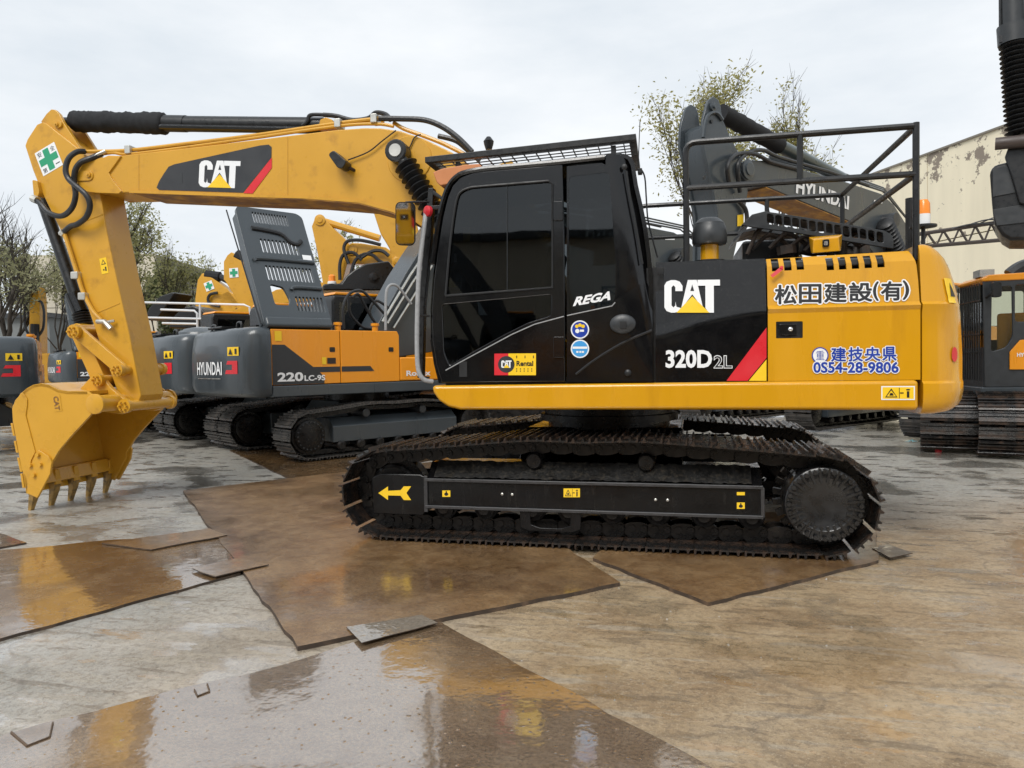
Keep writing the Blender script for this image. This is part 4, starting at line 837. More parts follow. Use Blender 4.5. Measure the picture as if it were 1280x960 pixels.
un.loft([[(x, -YB-.018, z-.02), (x, YB+.018, z-.02), (x, YB+.018, z+.004), (x, -YB-.018, z+.004)] for x, z in a_]); un.build('bottom_flange', YUN, bmo)
fl = MB(); a_ = UF.poly([(163,240),(320,245.5),(380,247),(450,252.3),(492,264),(518,277)], -YB); fl.loft([[(x, -YB-.024, z-.014), (x, -YB-.006, z-.014), (x, -YB-.006, z+.014), (x, -YB-.024, z+.014)] for x, z in a_]); fl.build('flange_edge', YBM, bmo)
MB().prism(up((103,205),(128,197),(151,195),(144,205),(136,216),(140,224),(152,239),(148,242),(120,241),(106,239),(97,231),(95,220),(97,211), y=-YB-.02), -YB-.022, -YB+.004).build('nose_plate', YBM, bmo, bevel=.005)
for s in (1,): MB().prism(up((103,205),(128,197),(151,195),(152,239),(120,241),(97,231),(95,220), y=-YB), YB-.004, YB+.022).build('nose_plate', YBM, bmo, bevel=.005)
MB().prism(rpoly(up((92,214),(113,213),(116.5,217),(116,223),(112,226),(93,226.5), y=-YB-.03), .03), -YB-.036, -YB-.02).build('pin_keeper', YBM, bmo, bevel=.005)
MB().lathe(UF.p3(111, 218.5, -YB-.036), (0, -1, 0), [(0, .03), (.018, .03), (.02, .012), (.03, .011)], 10).build('keeper_bolt', YBM, bmo)
for u, v0, v1 in ((173.5, 193, 240), (359.5, 171, 247)): MB().tube(UF.path([(u, v0), (u, v1)], -YB), .006, 6).build('weld_seam', YBM, bmo)
pp = UF.p3(512, 199, -YB); MB().lathe(pp, (0, -1, 0), [(-.01, .24), (.008, .24), (.014, .232)], 36).build('pin_boss', YBM, bmo)
DK = [(196,234.5),(199,227),(204.5,218),(211,208.5),(218,205.5),(325,182),(336,180.8),(339.7,184),(339.5,197),(304,241),(199,237.5)]
mb = MB(); pts = UF.poly(DK, -YB); mb.add([(x, -YB-.004, z) for x, z in pts], [tuple(range(len(pts)))]); mb.build('boom_decal', DGR, bmo)
mb = MB(); pts = UF.poly([(340,197),(340,210),(316,242),(304.5,241.6)], -YB); mb.add([(x, -YB-.0055, z) for x, z in pts], [tuple(range(len(pts)))]); mb.build('red_stripe', RED, bmo)
cat_logo((UF.p3(248.5, 234, -YB), UF.p3(299.5, 235.5, -YB)-UF.p3(248.5, 234, -YB), UF.p3(250, 200.5, -YB)-UF.p3(248.5, 234, -YB)), bmo, 0, .006)
mb = MB().box(UF.p3(225.5, 216, -YB), UF.p3(228, 229, -YB-.006)); mb.build('decal_vent', BKG, bmo)
# pipes and hoses along the boom
PIP = [([(108,189.5,-.2),(160,188,-.2),(230,180,-.2),(320,169,-.2),(420,154.5,-.2),(470,148.5,-.2),(478,147.5,-.2)], .022, YBM), ([(112,196,-.2),(140,191,-.2),(170,192,-.22),(300,175,-.22),(420,158,-.22),(470,155,-.22),(492,158,-.22)], .018, YBM),
       ([(492,153,-.15),(505,161,-.15),(530,170,-.15),(555,180,-.15),(585,195,-.15)], .022, YBM), ([(110,192,.2),(230,182,.2),(420,156,.2),(480,151,.2)], .022, YBM)]
for pts, r, m in PIP: MB().tube(smooth(UF.path(pts), 5), r, 8).build('hydraulic_pipe', m, bmo)
for pts, r in (([(474,148,-.2),(500,148.5,-.2),(530,150,-.2),(552,158,-.2),(572,172,-.2),(590,190,-.2)], .03), ([(404,143.5,-.1),(420,145,-.06),(440,150,-.05),(460,148,-.05),(470,141,-.05),(482,143,-.05),(488,150,-.1)], .026), ([(548,170,.2),(570,176,.2),(585,188,.2),(600,200,.2)], .028), ([(378,157,-.1),(384,152,-.1),(388,144,-.1),(405,143.5,-.1)], .022)):
    MB().tube(smooth(UF.path(pts), 6), r, 8).build('hose', HOS, bmo)
for u, v in ((163, 188), (424, 155), (469, 149)): c_ = UF.p3(u, v, -.2); MB().box((c_.x-.035, -.26, c_.z-.05), (c_.x+.035, -.12, c_.z+.045)).build('pipe_clamp', ZNC, bmo, bevel=.01)
for pts in ([(435,200),(460,190),(478,176),(495,163)], [(504,190),(512,184),(518,172),(526,168)]): MB().tube(smooth(UF.path(pts, -YB-.03), 5), .007, 6).build('cable', HOS, bmo)
wl = MB().prism(rpoly(up((415,196),(422,190.5),(438,205),(433,213.5),(427,213), y=-.36), .03), -.46, -.3); wl.build('work_light', BKM, bmo, bevel=.008)
wb = MB().tube(UF.path([(432, 208, -.36), (437, 210, -.33), (443, 213, -.26)]), .018, 6); wb.build('light_bracket', RST, bmo)
MB().prism(up((398,163),(401,150),(408,147),(416,150),(420,161), y=-.1), -.12, .12).build('cylinder_bracket', YBM, bmo, bevel=.01)
# ---- arm cylinder over the boom
c0, c1 = UF.p3(92, 151.5, 0), UF.p3(207, 154.5, 0); sl = smooth([c0.lerp(c1, t) for t in [i/14 for i in range(15)]], 3); rq = random.Random(2)
ac = MB().tube(UF.path([(205, 154.5), (404, 157)], 0), .088, 18)
ac = ac.build('arm_cylinder', BKM, ex, PHI)
fz = MB(); rad = []; nf_ = len(sl)
fz.tube(sl, [.118+rq.uniform(-.007, .007)-(.02 if i in (0, nf_-1) else 0) for i in range(nf_)], 22)
for i in range(22, len(fz.v)-22):
    a = fz.v[i]; fz.v[i] = (a[0], a[1]+rq.uniform(-.006, .006), a[2]+rq.uniform(-.009, .009))
fz.build('rod_sleeve', FUZ, ac, sharp=80)
MB().tube(UF.path([(205, 154.2), (233, 154.8)], 0), .094, 18).build('cylinder_head', BKM, ac)
MB().tube(UF.path([(200, 158, -.08), (400, 162, -.08)]), .03, 8).build('cylinder_pipe', BLK, ac)
MB().tube(UF.path([(76, 152), (95, 152)], 0), .05, 14).build('rod_eye', BKM, ac)
for u in (355,): MB().lathe(UF.p3(u-4, 155.5, 0), (UF.p3(u, 155.6, 0)-UF.p3(u-4, 155.5, 0)), [(0, .08), (.04, .08)], 18).build('cylinder_band', BKM, ac)
# ---- stick
YS = .2
SP = [(31,182),(34,174),(46,155.5),(53,152.5),(57,153.5),(101,188),(118,206),(125,241),(133,288),(146,350),(161.5,418),(176,494),(172,505),(158,510),(151,502),(125,430),(98,350),(78,293),(51,238),(41,213)]
sto = MB().prism(UF.poly(SP, -YS), -YS, YS).build('stick', YBM, ex, PHI, bevel=.012)
for s in (-1, 1):
    MB().prism(UF.poly([(53,153),(60,143),(66,137.3),(71,138),(76,143),(81,153),(104,189),(96,188),(62,160)], -.15), s*.15-.025*s, s*.15+.025*s).build('stick_ear', YBM, sto, bevel=.008)
MB().prism(rpoly(UF.poly([(65,151),(72,149.5),(77,153),(76.5,158),(71,160.5),(67,157)], -.2), .02), -.2, -.175).build('pin_keeper', YBM, sto, bevel=.004)
MB().lathe(UF.p3(71, 155.5, -.2), (0, -1, 0), [(0, .025), (.018, .025), (.02, .01), (.03, .01)], 10).build('keeper_bolt', YBM, sto)
q = (UF.p3(54.5, 220.5, -YS), UF.p3(79, 206, -YS)-UF.p3(54.5, 220.5, -YS), UF.p3(43.5, 192, -YS)-UF.p3(54.5, 220.5, -YS))
decal('safety_decal', WHT, q, RECT, .003, sto); decal('safety_cross', GRN, q, JOIN(box2(.36, .06, .64, .94), box2(.06, .36, .36, .64), box2(.64, .36, .94, .64)), .0045, sto)
for ch, (a, b) in zip('安全第一', ((.08, .74), (.72, .72), (.08, .06), (.72, .16))): decal('lettering', DBK, (q[0]+q[1]*a+q[2]*b, q[1]*.2, q[2]*(.2 if ch != '一' else .035)), glyph(ch, .0), .0045, sto)
q = (UF.p3(127.5, 343, -YS), UF.p3(136, 341, -YS)-UF.p3(127.5, 343, -YS), UF.p3(124.3, 323.5, -YS)-UF.p3(127.5, 343, -YS)); decal('warning_decal', DYL, q, RECT, .003, sto); decal('warning_symbol', DBK, q, JOIN(P((.15, .58), (.85, .58), (.5, .92)), box2(.3, .2, .5, .3), box2(.6, .15, .8, .42)), .004, sto)
decal('warning_mark', DYL, q, P((.3, .63), (.7, .63), (.5, .83)), .0048, sto)
for pts in ([(99, 279), (129, 268)], [(117, 393), (150, 379)]): MB().tube(UF.path(pts, -YS), .006, 6).build('weld_seam', YBM, sto)
MB().tube(smooth(UF.path([(80, 290), (97, 343), (104, 365), (116, 388), (127, 400)], -YS-.035), 5), .024, 8).build('hydraulic_pipe', YBM, sto)
for u, v in ((98, 345), (107, 371)): c_ = UF.p3(u, v, -YS); MB().box((c_.x-.05, -YS-.07, c_.z-.04), (c_.x+.045, -YS+.01, c_.z+.045)).build('pipe_clamp', ZNC, sto, bevel=.012)
vv = MB().tube(UF.path([(122, 402, -.25), (131, 402, -.27), (139, 411, -.27)]), .03, 8); vv.tube(UF.path([(131, 403, -.27), (143, 401, -.24)]), .016, 6); vv.build('stop_valve', ZNC, sto)
HZ = [[(106,189.5,-.22),(96,190,-.3),(86,198,-.36),(82,212,-.38),(86,224,-.38),(97,234,-.4),(108,244,-.4),(112.5,257,-.38),(108,271,-.34),(97,280,-.3),(88,283,-.26),(80,290,-.24)],
      [(128,192,-.24),(113,198,-.3),(101,203,-.33),(94,213,-.34),(92.5,228,-.33),(94.5,243,-.33),(91,258,-.33),(82,268,-.32),(72,270,-.31),(60,265,-.3),(52,256,-.28),(43,248.5,-.25)]]
for pts in HZ: MB().tube(smooth(UF.path(pts), 6), .031, 10).build('hose', HOS, sto)
MB().tube(UF.path([(117,196,-.29),(132,189,-.24)]), .022, 8).build('hose_fitting', ZNC, sto); MB().tube(UF.path([(80,289,-.24),(77,293,-.23)]), .04, 8).build('hose_fitting', ZNC, sto); MB().tube(UF.path([(41,248,-.25),(47,250.5,-.26)]), .045, 8).build('hose_fitting', ZNC, sto)
MB().prism(rpoly(UF.poly([(41,225),(47,226),(50,240),(48,246),(43,245)], -.24), .02), -.25, -.15).build('cylinder_mount', YBM, sto, bevel=.006)
# ---- bucket cylinder and linkage
bc = MB().tube(UF.path([(50, 240), (101, 388)], 0), .07, 16).build('bucket_cylinder', BKM, ex, PHI)
MB().tube(UF.path([(92, 368), (101.5, 391)], 0), .1, 16).build('cylinder_head', BLK, bc)
b0, b1 = UF.p3(101, 391, 0), UF.p3(105, 407, 0); MB().tube([b0.lerp(b1, i/10) for i in range(11)], [.105 if i % 2 else .085 for i in range(11)], 16).build('rod_boot', RUB, bc)
MB().tube(UF.path([(104, 400), (99, 416)], 0), .045, 12).build('cylinder_rod', CHR, bc)
def link(pa, pb, w, y0, y1, nm='linkage'):
    a, b = V(UF.at(*pa, y0)), V(UF.at(*pb, y0)); d = (b-a).normalized(); n = V((-d.y, d.x)); o = []
    for c_, sg in ((b, 1), (a, -1)):
        for i in range(9): t = -math.pi/2+math.pi*i/8; o.append(tuple(c_+d*sg*w*math.cos(t)*1.1+n*sg*w*math.sin(t)))
    return MB().prism(o, y0, y1).build(nm, YBM, ex, PHI, bevel=.008)
for s in (-1, 1): link((95, 414.5), (150, 461.5), .075, -.3 if s < 0 else .25, -.25 if s < 0 else .3, 'guide_link')
link((96, 414.5), (122.5, 474.5), .09, -.2, .2, 'bucket_link')
def pin(u, v, y, r=.06, nm='pivot_pin'):
    c_ = UF.p3(u, v, y); m = MB().cyl((c_.x, y, c_.z), (c_.x, -y, c_.z), r, 18)
    for s in (1, -1): m.lathe((c_.x, s*y, c_.z), (0, s, 0), [(-.03, r*1.35), (.02, r*1.35), (.025, r*1.1), (.05, r*1.0), (.06, r*.85)], 14)
    for k in range(6): a = k*math.pi/3; m.cyl((c_.x+r*.75*math.cos(a), y-.07, c_.z+r*.75*math.sin(a)), (c_.x+r*.75*math.cos(a), y, c_.z+r*.75*math.sin(a)), .012, 6)
    return m.build(nm, YBM, ex, PHI)
pin(93.5, 414.5, -.33); pin(148, 462.5, -.36, .055); pin(123, 475, -.34, .055); pin(157, 507.5, -.38, .06)
# ---- bucket
YK = .62
BK = [(109,489),(85,489),(73,487),(61,481),(51.5,479),(41.6,481),(34,485),(27,491),(20,500),(16,511),(17,527),(20,543),(28,587),(33,617)]
bk = UF.poly(BK, -YK)
side = bk+UF.poly([(45.5,622),(62,589),(62,583),(73,564),(87,547),(111,521),(119,511.5),(121,502.5),(117,495)], -YK)
bu = MB()
icx = sum(p[0] for p in side)/len(side); icz = sum(p[1] for p in side)/len(side)
ink = []
for i, (x, z) in enumerate(bk):
    a, b = bk[max(0, i-1)], bk[min(len(bk)-1, i+1)]; d = V((b[0]-a[0], b[1]-a[1])).normalized(); n = V((-d.y, d.x)); 
    if n.dot(V((icx-x, icz-z))) < 0: n = -n
    ink.append((x+n.x*.035, z+n.y*.035))
bu.loft([[(x, -YK+.0, z), (x, YK-.0, z), (ix, YK-.0, iz), (ix, -YK+.0, iz)] for (x, z), (ix, iz) in zip(bk, ink)])
bu = bu.build('bucket', YBM, ex, PHI, sharp=45)
for s in (-1, 1): MB().prism(side, s*YK, s*(YK-.035)).build('side_plate', YBM, bu, bevel=.006)
MB().tube([UF.p3(117, 505, -YK-.0)+V((.02, 0, 0)), UF.p3(117, 505, -YK)+V((.02, 2*YK, 0))], .095, 20).build('cross_tube', YBM, bu)
for s in (-1, 1): MB().lathe(UF.p3(117, 505, -YK)+V((.02, (2*YK if s > 0 else 0), 0)), (0, s, 0), [(-.02, .112), (.01, .112), (.015, .1)], 20).build('tube_end', YBM, bu)
for s in (-1, 1):
    MB().prism(UF.poly([(117,470),(123,467.5),(129,470),(140,484),(155,497),(164,501),(166,508),(162,515),(153,517.5),(135,515),(121,513),(116,500),(106,492),(102,486)], -.28), s*.25, s*.31).build('bucket_ear', YBM, bu, bevel=.008)
# lip, adapters and teeth
l0 = UF.at(33, 617, -YK); l1 = UF.at(45.5, 622, -YK); lz = UF.at(40, 606, -.52)[1]
lp = MB().prism([(l0[0]-.0, lz+.16), (l0[0]+.07, lz+.16), (l1[0]-.01, lz+.01), (l0[0]+.05, lz-.01)], -YK+.036, YK-.036).build('lip', YBM, bu, bevel=.006)
tip = UF.at(39, 641, -.57)
for k in range(5):
    y = -.57+1.14*k/4; bx = (l0[0]+l1[0])/2-.01
    ad = MB().loft([[(bx-.075, y-.028, lz+.15), (bx-.075, y+.028, lz+.15), (bx+.05, y+.028, lz+.15), (bx+.05, y-.028, lz+.15)], [(bx-.07, y-.05, lz-.03), (bx-.07, y+.05, lz-.03), (bx+.065, y+.05, lz-.03), (bx+.065, y-.05, lz-.03)]]).build('tooth_adapter', YBM, bu, bevel=.008)
    zt_ = tip[1]; tx_ = tip[0]+.0
    MB().loft([[(bx-.05, y-.06, lz+.0), (bx-.05, y+.06, lz), (bx+.05, y+.06, lz), (bx+.05, y-.06, lz)], [(bx-.035, y-.045, lz-.1), (bx-.035, y+.045, lz-.1), (bx+.035, y+.045, lz-.1), (bx+.035, y-.045, lz-.1)], [(tx_-.02, y-.026, zt_+.03), (tx_-.02, y+.026, zt_+.03), (tx_+.02, y+.026, zt_+.03), (tx_+.02, y-.026, zt_+.03)], [(tx_-.01, y-.016, zt_), (tx_-.01, y+.016, zt_), (tx_+.01, y+.016, zt_), (tx_+.01, y-.016, zt_)]]).build('tooth', CWD, bu, bevel=.006)
for s in (-1, 1):
    sc_ = MB().prism(UF.poly([(51,562),(63,570),(67,578),(65,592),(49,622),(36,616),(38,590),(44,575)], -YK), s*YK, s*(YK+.03)); o = sc_.build('side_cutter', YBM, bu, bevel=.006)
    for u, v in ((51, 568), (41.5, 581), (54, 580), (46, 593)): c_ = UF.p3(u, v, -YK); MB().cyl((c_.x, s*(YK+.025), c_.z), (c_.x, s*(YK+.06), c_.z), .024, 8).build('cutter_bolt', YBM, bu)
wr = MB()
for i, (u0, v0, u1, v1) in enumerate(((29, 491, 18, 509), (16, 529, 19, 545), (20, 551, 23, 566), (24, 572, 28, 590), (28, 592, 31, 610))):
    a, b = UF.at(u0, v0, -YK), UF.at(u1, v1, -YK); wr.prism([a, b, (b[0]-.03, b[1]), (a[0]-.03, a[1])], -YK-.004, YK)
wr.build('wear_strips', YBM, bu, bevel=.005)
MB().prism(UF.poly([(29,490),(35,499),(35,506),(33,519),(45,565),(40,575),(36,600),(28,587),(20,543),(17,527),(16,511),(20,500)], -YK), -YK-.012, -YK+.002).build('wear_plate', YBM, bu, bevel=.006)
q = (UF.p3(67.5, 516, -YK), UF.p3(64.5, 494.5, -YK)-UF.p3(67.5, 516, -YK), UF.p3(78, 514, -YK)-UF.p3(67.5, 516, -YK))
q = (UF.p3(64.5, 494.5, -YK), UF.p3(67.5, 515, -YK)-UF.p3(64.5, 494.5, -YK), UF.p3(75, 493, -YK)-UF.p3(64.5, 494.5, -YK))
MB().add([(p.x, -YK-.004, p.z) for p in (q[0], q[0]+q[1], q[0]+q[1]+q[2], q[0]+q[2])], [(0, 1, 2, 3)]).build('cast_badge', YBM, bu)
mb = MB(); lay(mb, glyph('CAT', .03), q[0]+q[1]*.08+q[2]*.2+V((0, 0, 0)), q[1]*.84, q[2]*.6, -.0); mb.v = [(x, -YK-.008, z) for x, y, z in mb.v]; mb.build('cast_lettering', YUN, bu)
# ---- boom cylinders
for s in (-1, 1):
    a, b = UF.p3(497, 190, -.38), UF.p3(640, 425, -.38); a.y = b.y = s*.38
    m = MB().tube([a, b], .06, 14).build('boom_cylinder', BKM, ex, PHI)
    d = (b-a).normalized(); e0 = a+d*.14; e1 = a+d*.86
    MB().tube([e0.lerp(e1, i/22) for i in range(23)], [.128 if i % 2 else .08 for i in range(23)], 20).build('rod_bellows', RUB, m, sharp=50)
    MB().tube([e1, b], .085, 14).build('cylinder_body', BKM, m)
    MB().lathe((a.x, s*.29, a.z), (0, s, 0), [(0, .115), (.15, .115), (.16, .1)], 20).build('rod_eye', BKM, m)
    MB().lathe((a.x, s*.45, a.z), (0, s, 0), [(0, .068), (.012, .064)], 20).build('pin_cap', ZNC, m)
fb = UF.p3(700, 405, -.3); MB().box((fb.x-.9, -.45, 1.3), (fb.x+.25, -.3, 1.75)).build('boom_mount', YBM, ex, PHI, bevel=.01); MB().box((fb.x-.9, .3, 1.3), (fb.x+.25, .45, 1.75)).build('boom_mount', YBM, ex, PHI, bevel=.01)
# ================================================================== charcoal and orange excavators parked behind
HA = math.atan2(.832, .555); hv = V((.555, .832, 0)); lv = V((-.832, .555, 0))
M2O = gnd(372, 578, 0); M2O.z = 0; M2O = M2O+hv*2.0+lv*1.49
HF = Frame(M2O, HA)                          # x forward, y to the machine's left; the right side faces the yard
def lower(root, rz=0, n=47, shoe=None, col=None):
    path = track_path(-1.75, 1.75, .405, .33, [(1.2, .775), (.6, .83), (0, .82), (-.6, .83), (-1.2, .775)])
    col = col or HYG
    for s in (-1, 1):
        yc = s*1.19; make_track(root, yc, path, n, shoe or SHOE6, False, rz, ph=.2)
        f = MB().loft([[(x, yc+s*a, z) for a, z in ((.2, .25), (.2, .52), (.05, .66), (-.2, .66), (-.25, .25))] for x in (-1.3, 1.35)]).build('track_frame', col, root, rz, bevel=.015)
        MB().lathe((-1.75, yc-.28, .405), (0, 1, 0), [(0, .2), (.02, .255), (.06, .26), (.065, .3), (.49, .3), (.5, .26), (.54, .255), (.56, .2)], 30).build('sprocket', STL, root, rz)
        bo = MB()
        for k in range(20): a = 2*math.pi*k/20; bo.cyl((-1.75+.225*math.cos(a), yc+s*.27, .405+.225*math.sin(a)), (-1.75+.225*math.cos(a), yc+s*.295, .405+.225*math.sin(a)), .014, 6)
        bo.build('sprocket_bolts', BKG, f)['kind'] = 'stuff'
        MB().lathe((1.75, yc-.2, .405), (0, 1, 0), [(0, .2), (.02, .28), (.38, .28), (.4, .2)], 24).build('idler_wheel', STL, root, rz)
        for k in range(7): x = -1.15+2.3*k/6; MB().lathe((x, yc-.24, .19), (0, 1, 0), [(0, .06), (.02, .085), (.46, .085), (.48, .06)], 12).build('track_roller', STL, root, rz)
        for x in (-.65, .55): MB().lathe((x, yc-.22, .72), (0, 1, 0), [(0, .06), (.01, .075), (.43, .075), (.44, .06)], 14).build('carrier_roller', BKG, root, rz)
    MB().loft([[(x, y, z) for y, z in ((-.95, .4), (.95, .4), (.95, .6), (.5, .9), (-.5, .9), (-.95, .6))] for x in (-.7, .7)]).build('carbody', col, root, rz, bevel=.02)
    MB().lathe((0, 0, .88), (0, 0, 1), [(0, .62), (.2, .62)], 32).build('swing_bearing', STL, root, rz)
YH = 1.25; CXS = -2.295
def hx(y, xr, ys=YH+.02, e=3.0): return CXS-(abs(xr-CXS))*max(0, 1-(abs(y)/ys)**e)**(1/e)
def hyu_upper(root):
    rings = []
    for z, xr, ys in ((1.05, -2.6, 1.16), (1.07, -2.7, 1.22), (1.12, -2.8, 1.26), (1.22, -2.84, 1.27), (1.7, -2.84, 1.27), (1.9, -2.82, 1.265), (2.05, -2.79, 1.255), (2.13, -2.75, 1.24), (2.17, -2.68, 1.2), (2.19, -2.55, 1.1)):
        r = [(CXS, -ys, z)]
        for i in range(33):
            t = -math.pi/2+math.pi*i/32; y = ys*math.copysign(abs(math.sin(t))**(2/3.0), math.sin(t)); r.append((CXS-.02+(xr-CXS+.02)*abs(math.cos(t))**(2/3.0), y, z))
        r.append((CXS, ys, z)); rings.append(r)
    c = MB().loft(rings).build('counterweight', HYG, root, sharp=40)
    # lettering wrapped on the rounded rear
    def wrap(shape, ya, yb, za, zb, m, nm, off):
        mb = MB(); vs = []
        for s, t in shape[0]:
            y = ya+(yb-ya)*s; z = za+(zb-za)*t; x0, x1 = hx(y-.004, -2.84), hx(y+.004, -2.84); n = V((-.008, x1-x0, 0)).normalized(); vs.append((hx(y, -2.84)+n.x*off, y+n.y*off, z))
        mb.add(vs, shape[1]); return mb.build(nm, m, c)
    wrap(glyph('HYUNDAI', .018), .45, -.6, 1.42, 1.64, WHT, 'lettering', .012); wrap(([(i/6, j) for j in (0, 1) for i in range(7)], [(i, i+1, i+8, i+7) for i in range(6)]), .42, -.55, 1.355, 1.37, ZNC, 'trim_line', .012)
    wrap(HYL, -.7, -1.0, 1.44, 1.65, RED, 'logo', .012)
    wrap(RECT, -.78, -1.03, 1.73, 1.87, DYL, 'warning_decal', .012); wrap(JOIN(P((.12, .15), (.5, .15), (.3, .85)), box2(.7, .2, .85, .8)), -.78, -1.03, 1.73, 1.87, DBK, 'warning_symbol', .016)
    for s in (-1, 1):
        y0, y1 = s*(YH-.03), s*YH
        sk = MB().prism([(CXS+.01, 1.05), (1.35, 1.05), (1.45, 1.1), (1.45, 1.235), (CXS+.01, 1.235)], s*(YH-.3), s*(YH+.01)).build('side_skirt', HYG, root, bevel=.02)
        p1 = MB().prism([(CXS+.01, 1.245), (-1.05, 1.245), (-1.05, 2.15), (CXS+.01, 2.15)], y0, y1).build('side_panel', HYO, root, bevel=.012)
        p2 = MB().prism([(-1.04, 1.245), (.16, 1.245), (.16, 2.08), (.12, 2.15), (-1.04, 2.15)], y0, y1).build('side_panel', HYO, root, bevel=.012)
        for pp_, lx_ in ((p1, -1.2), (p2, -.02)): MB().prism(rrect(lx_-.05, 1.78, lx_+.05, 1.86, .015), s*(YH-.004), s*(YH+.006)).build('panel_latch', BKM, pp_)
        # charcoal flash with the model number
        yy = s*(YH+.004)
        MB().add([(x, yy, z) for x, z in ((CXS+.02, 1.25), (-1.36, 1.25), (-1.36, 1.36), (-1.44, 1.44), (-1.06, 1.44), (-1.06, 1.53), (-1.56, 1.53), (-2.06, 1.9), (CXS+.02, 1.9))], [tuple(range(9))]).build('flash_decal', DGR, p1)
        MB().add([(x, yy, z) for x, z in ((-1.03, 1.44), (-.38, 1.44), (-.46, 1.53), (-1.03, 1.53))], [(0, 1, 2, 3)]).build('flash_decal', DGR, p2)
        ww = V((1, 0, 0)) if s < 0 else V((-1, 0, 0)); sx = CXS+.1 if s < 0 else -1.42
        decal('lettering', WHT, (V((sx, yy, 1.3)), ww*.45, V((0, 0, .15))), glyph('220', .035), .003, p1)
        decal('lettering', WHT, (V((sx+.47*ww.x, yy, 1.3)), ww*.38, V((0, 0, .095))), glyph('LC-9S', .03), .003, p1)
        decal('warning_decal', DYL, (V((CXS+.07, yy, 1.96)), V((.12, 0, 0)), V((0, 0, .16))), RECT, -.003*s if s < 0 else -.003, p1); decal('warning_decal', DYL, (V((-1.4, yy, 1.57)), V((.08, 0, 0)), V((0, 0, .12))), RECT, .003 if s < 0 else -.003, p1); decal('warning_decal', RST, (V((-1.3, yy, 1.58)), V((.16, 0, 0)), V((0, 0, .1))), RECT, .003 if s < 0 else -.003, p1)
    MB().prism([(.17, 1.245), (1.25, 1.245), (1.25, 1.62), (1.2, 1.68), (.17, 1.68)], -YH, -.45).build('fuel_tank', HYO, root, bevel=.03)
    decal('lettering', WHT, (V((.3, -YH, 1.33)), V((.55, 0, 0)), V((0, 0, .1))), glyph('Robex', .03), .006, root)
    MB().box((CXS+.05, -YH+.05, 1.1), (.1, YH-.05, 2.1)).build('engine_bay', BKM, root)
    MB().box((0, -1.2, 1.06), (1.3, 1.2, 1.24)).build('deck_frame', HYG, root)
    for x, y in ((-1.0, -1.1), (-.25, -1.1)): MB().lathe((x, y, 2.14), (0, 0, 1), [(0, .055), (.1, .055), (.105, .075), (.15, .075), (.155, .05)], 14).build('filler_cap', HYO if x < -.5 else HYO, root)
    for y in (-.55, .55): MB().tube(smooth([(-2.5, y-.09, 2.15), (-2.5, y-.07, 2.27), (-2.5, y+.07, 2.27), (-2.5, y+.09, 2.15)], 4), .022, 8).build('lifting_eye', BKM, c)
    MB().prism(rrect(-2.7, 2.19, -2.4, 2.23, .015), -.3, .3).build('filler_cover', BKM, c)
    # cab on the left side
    cb = [(-.25, 1.26), (1.42, 1.26), (1.5, 1.6), (1.35, 2.5), (1.2, 2.85), (1.0, 2.93), (-.2, 2.93), (-.25, 2.8)]
    cbo = MB().prism(cb, .42, 1.25).build('cab', BKM, root, bevel=.05, seg=3)
    for yy_ in (.415, 1.255): holed([(-.1, 1.9), (1.25, 1.85), (1.22, 2.5), (1.1, 2.78), (-.1, 2.78)], [], lambda x, z: yy_, 0, 'window_pane', GLS, cbo)
    MB().prism([(-.2, 2.93), (1.05, 2.93), (.95, 2.99), (-.15, 2.99)], .45, 1.22).build('cab_roof', HYO, cbo, bevel=.02)
def hyundai(label, group='charcoal and orange excavators parked in the yard'):
    r = thing('excavator', label, 'excavator', M2O, HA, group); lower(r); hyu_upper(r); return r
m2 = hyundai('charcoal and orange excavator with 220 lettering and its slotted engine hood raised')
def place(label, o, a, z=0, src=None):
    c = copy_tree(src or m2); c.location = (o.x, o.y, z); c.rotation_euler.z = a; c['label'] = label; return c
def boom_h(root, lean=0):
    b = MB(); pts = [(.2, 1.75), (.75, 1.55), (1.2, 2.6), (2.3, 4.1), (3.4, 4.75), (6.2, 4.55), (6.25, 4.85), (3.3, 5.4), (1.9, 4.7), (.7, 3.2)]
    b.prism(pts, -.3, .3); bo = b.build('boom', HYG, root, bevel=.015)
    MB().prism([(5.9, 4.9), (6.6, 5.3), (6.75, 5.0), (6.5, 4.4), (6.1, 1.9), (5.9, 1.9), (5.95, 4.2)], -.2, .2).build('stick', HYG, root, bevel=.015)
    for s in (-1, 1): MB().tube([(1.25, s*.42, 1.45), (2.7, s*.42, 4.35)], .085, 12).build('boom_cylinder', BKG, root)
    MB().tube([(2.9, 0, 5.45), (6.3, 0, 5.2)], .09, 12).build('arm_cylinder', BKG, root)
    MB().prism([(5.7, 1.95), (6.6, 2.0), (6.7, 1.2), (6.2, .5), (5.3, .35), (5.2, .5), (5.9, .9)], -.6, .6).build('bucket', BKG, root, bevel=.03)
    return bo
# neighbours in the same row
def shift_for(p_local, u):                  # how far along the row the point has to move to reach a column
    lo, hi = 0, 12
    for _ in range(30):
        m_ = (lo+hi)/2
        if proj(HF.world(p_local)+lv*m_)[0] > u: lo = m_
        else: hi = m_
    return lo
t4 = shift_for((-2.62, -.86, 1.55), 222); t4 = max(3.05, t4)
m4b = place('charcoal excavator third in the row, mostly hidden behind the bucket stick', M2O+lv*(t4*2.02), HA)
m4 = place('charcoal excavator with closed deck between the raised hood machine and the bucket', M2O+lv*t4, HA)
hd5 = R_(90+44); d5 = V((math.cos(hd5), math.sin(hd5), 0)); o5 = deep(-58, 470, 13.3)+d5*2.75; o5.z = 0
m5 = place('charcoal excavator rear with red logo behind the yellow bucket, beside a yellow boom', o5, hd5)
o6 = deep(96, 470, 26); o6.z = 0; o6 = o6+hv*2.3+lv*1.25
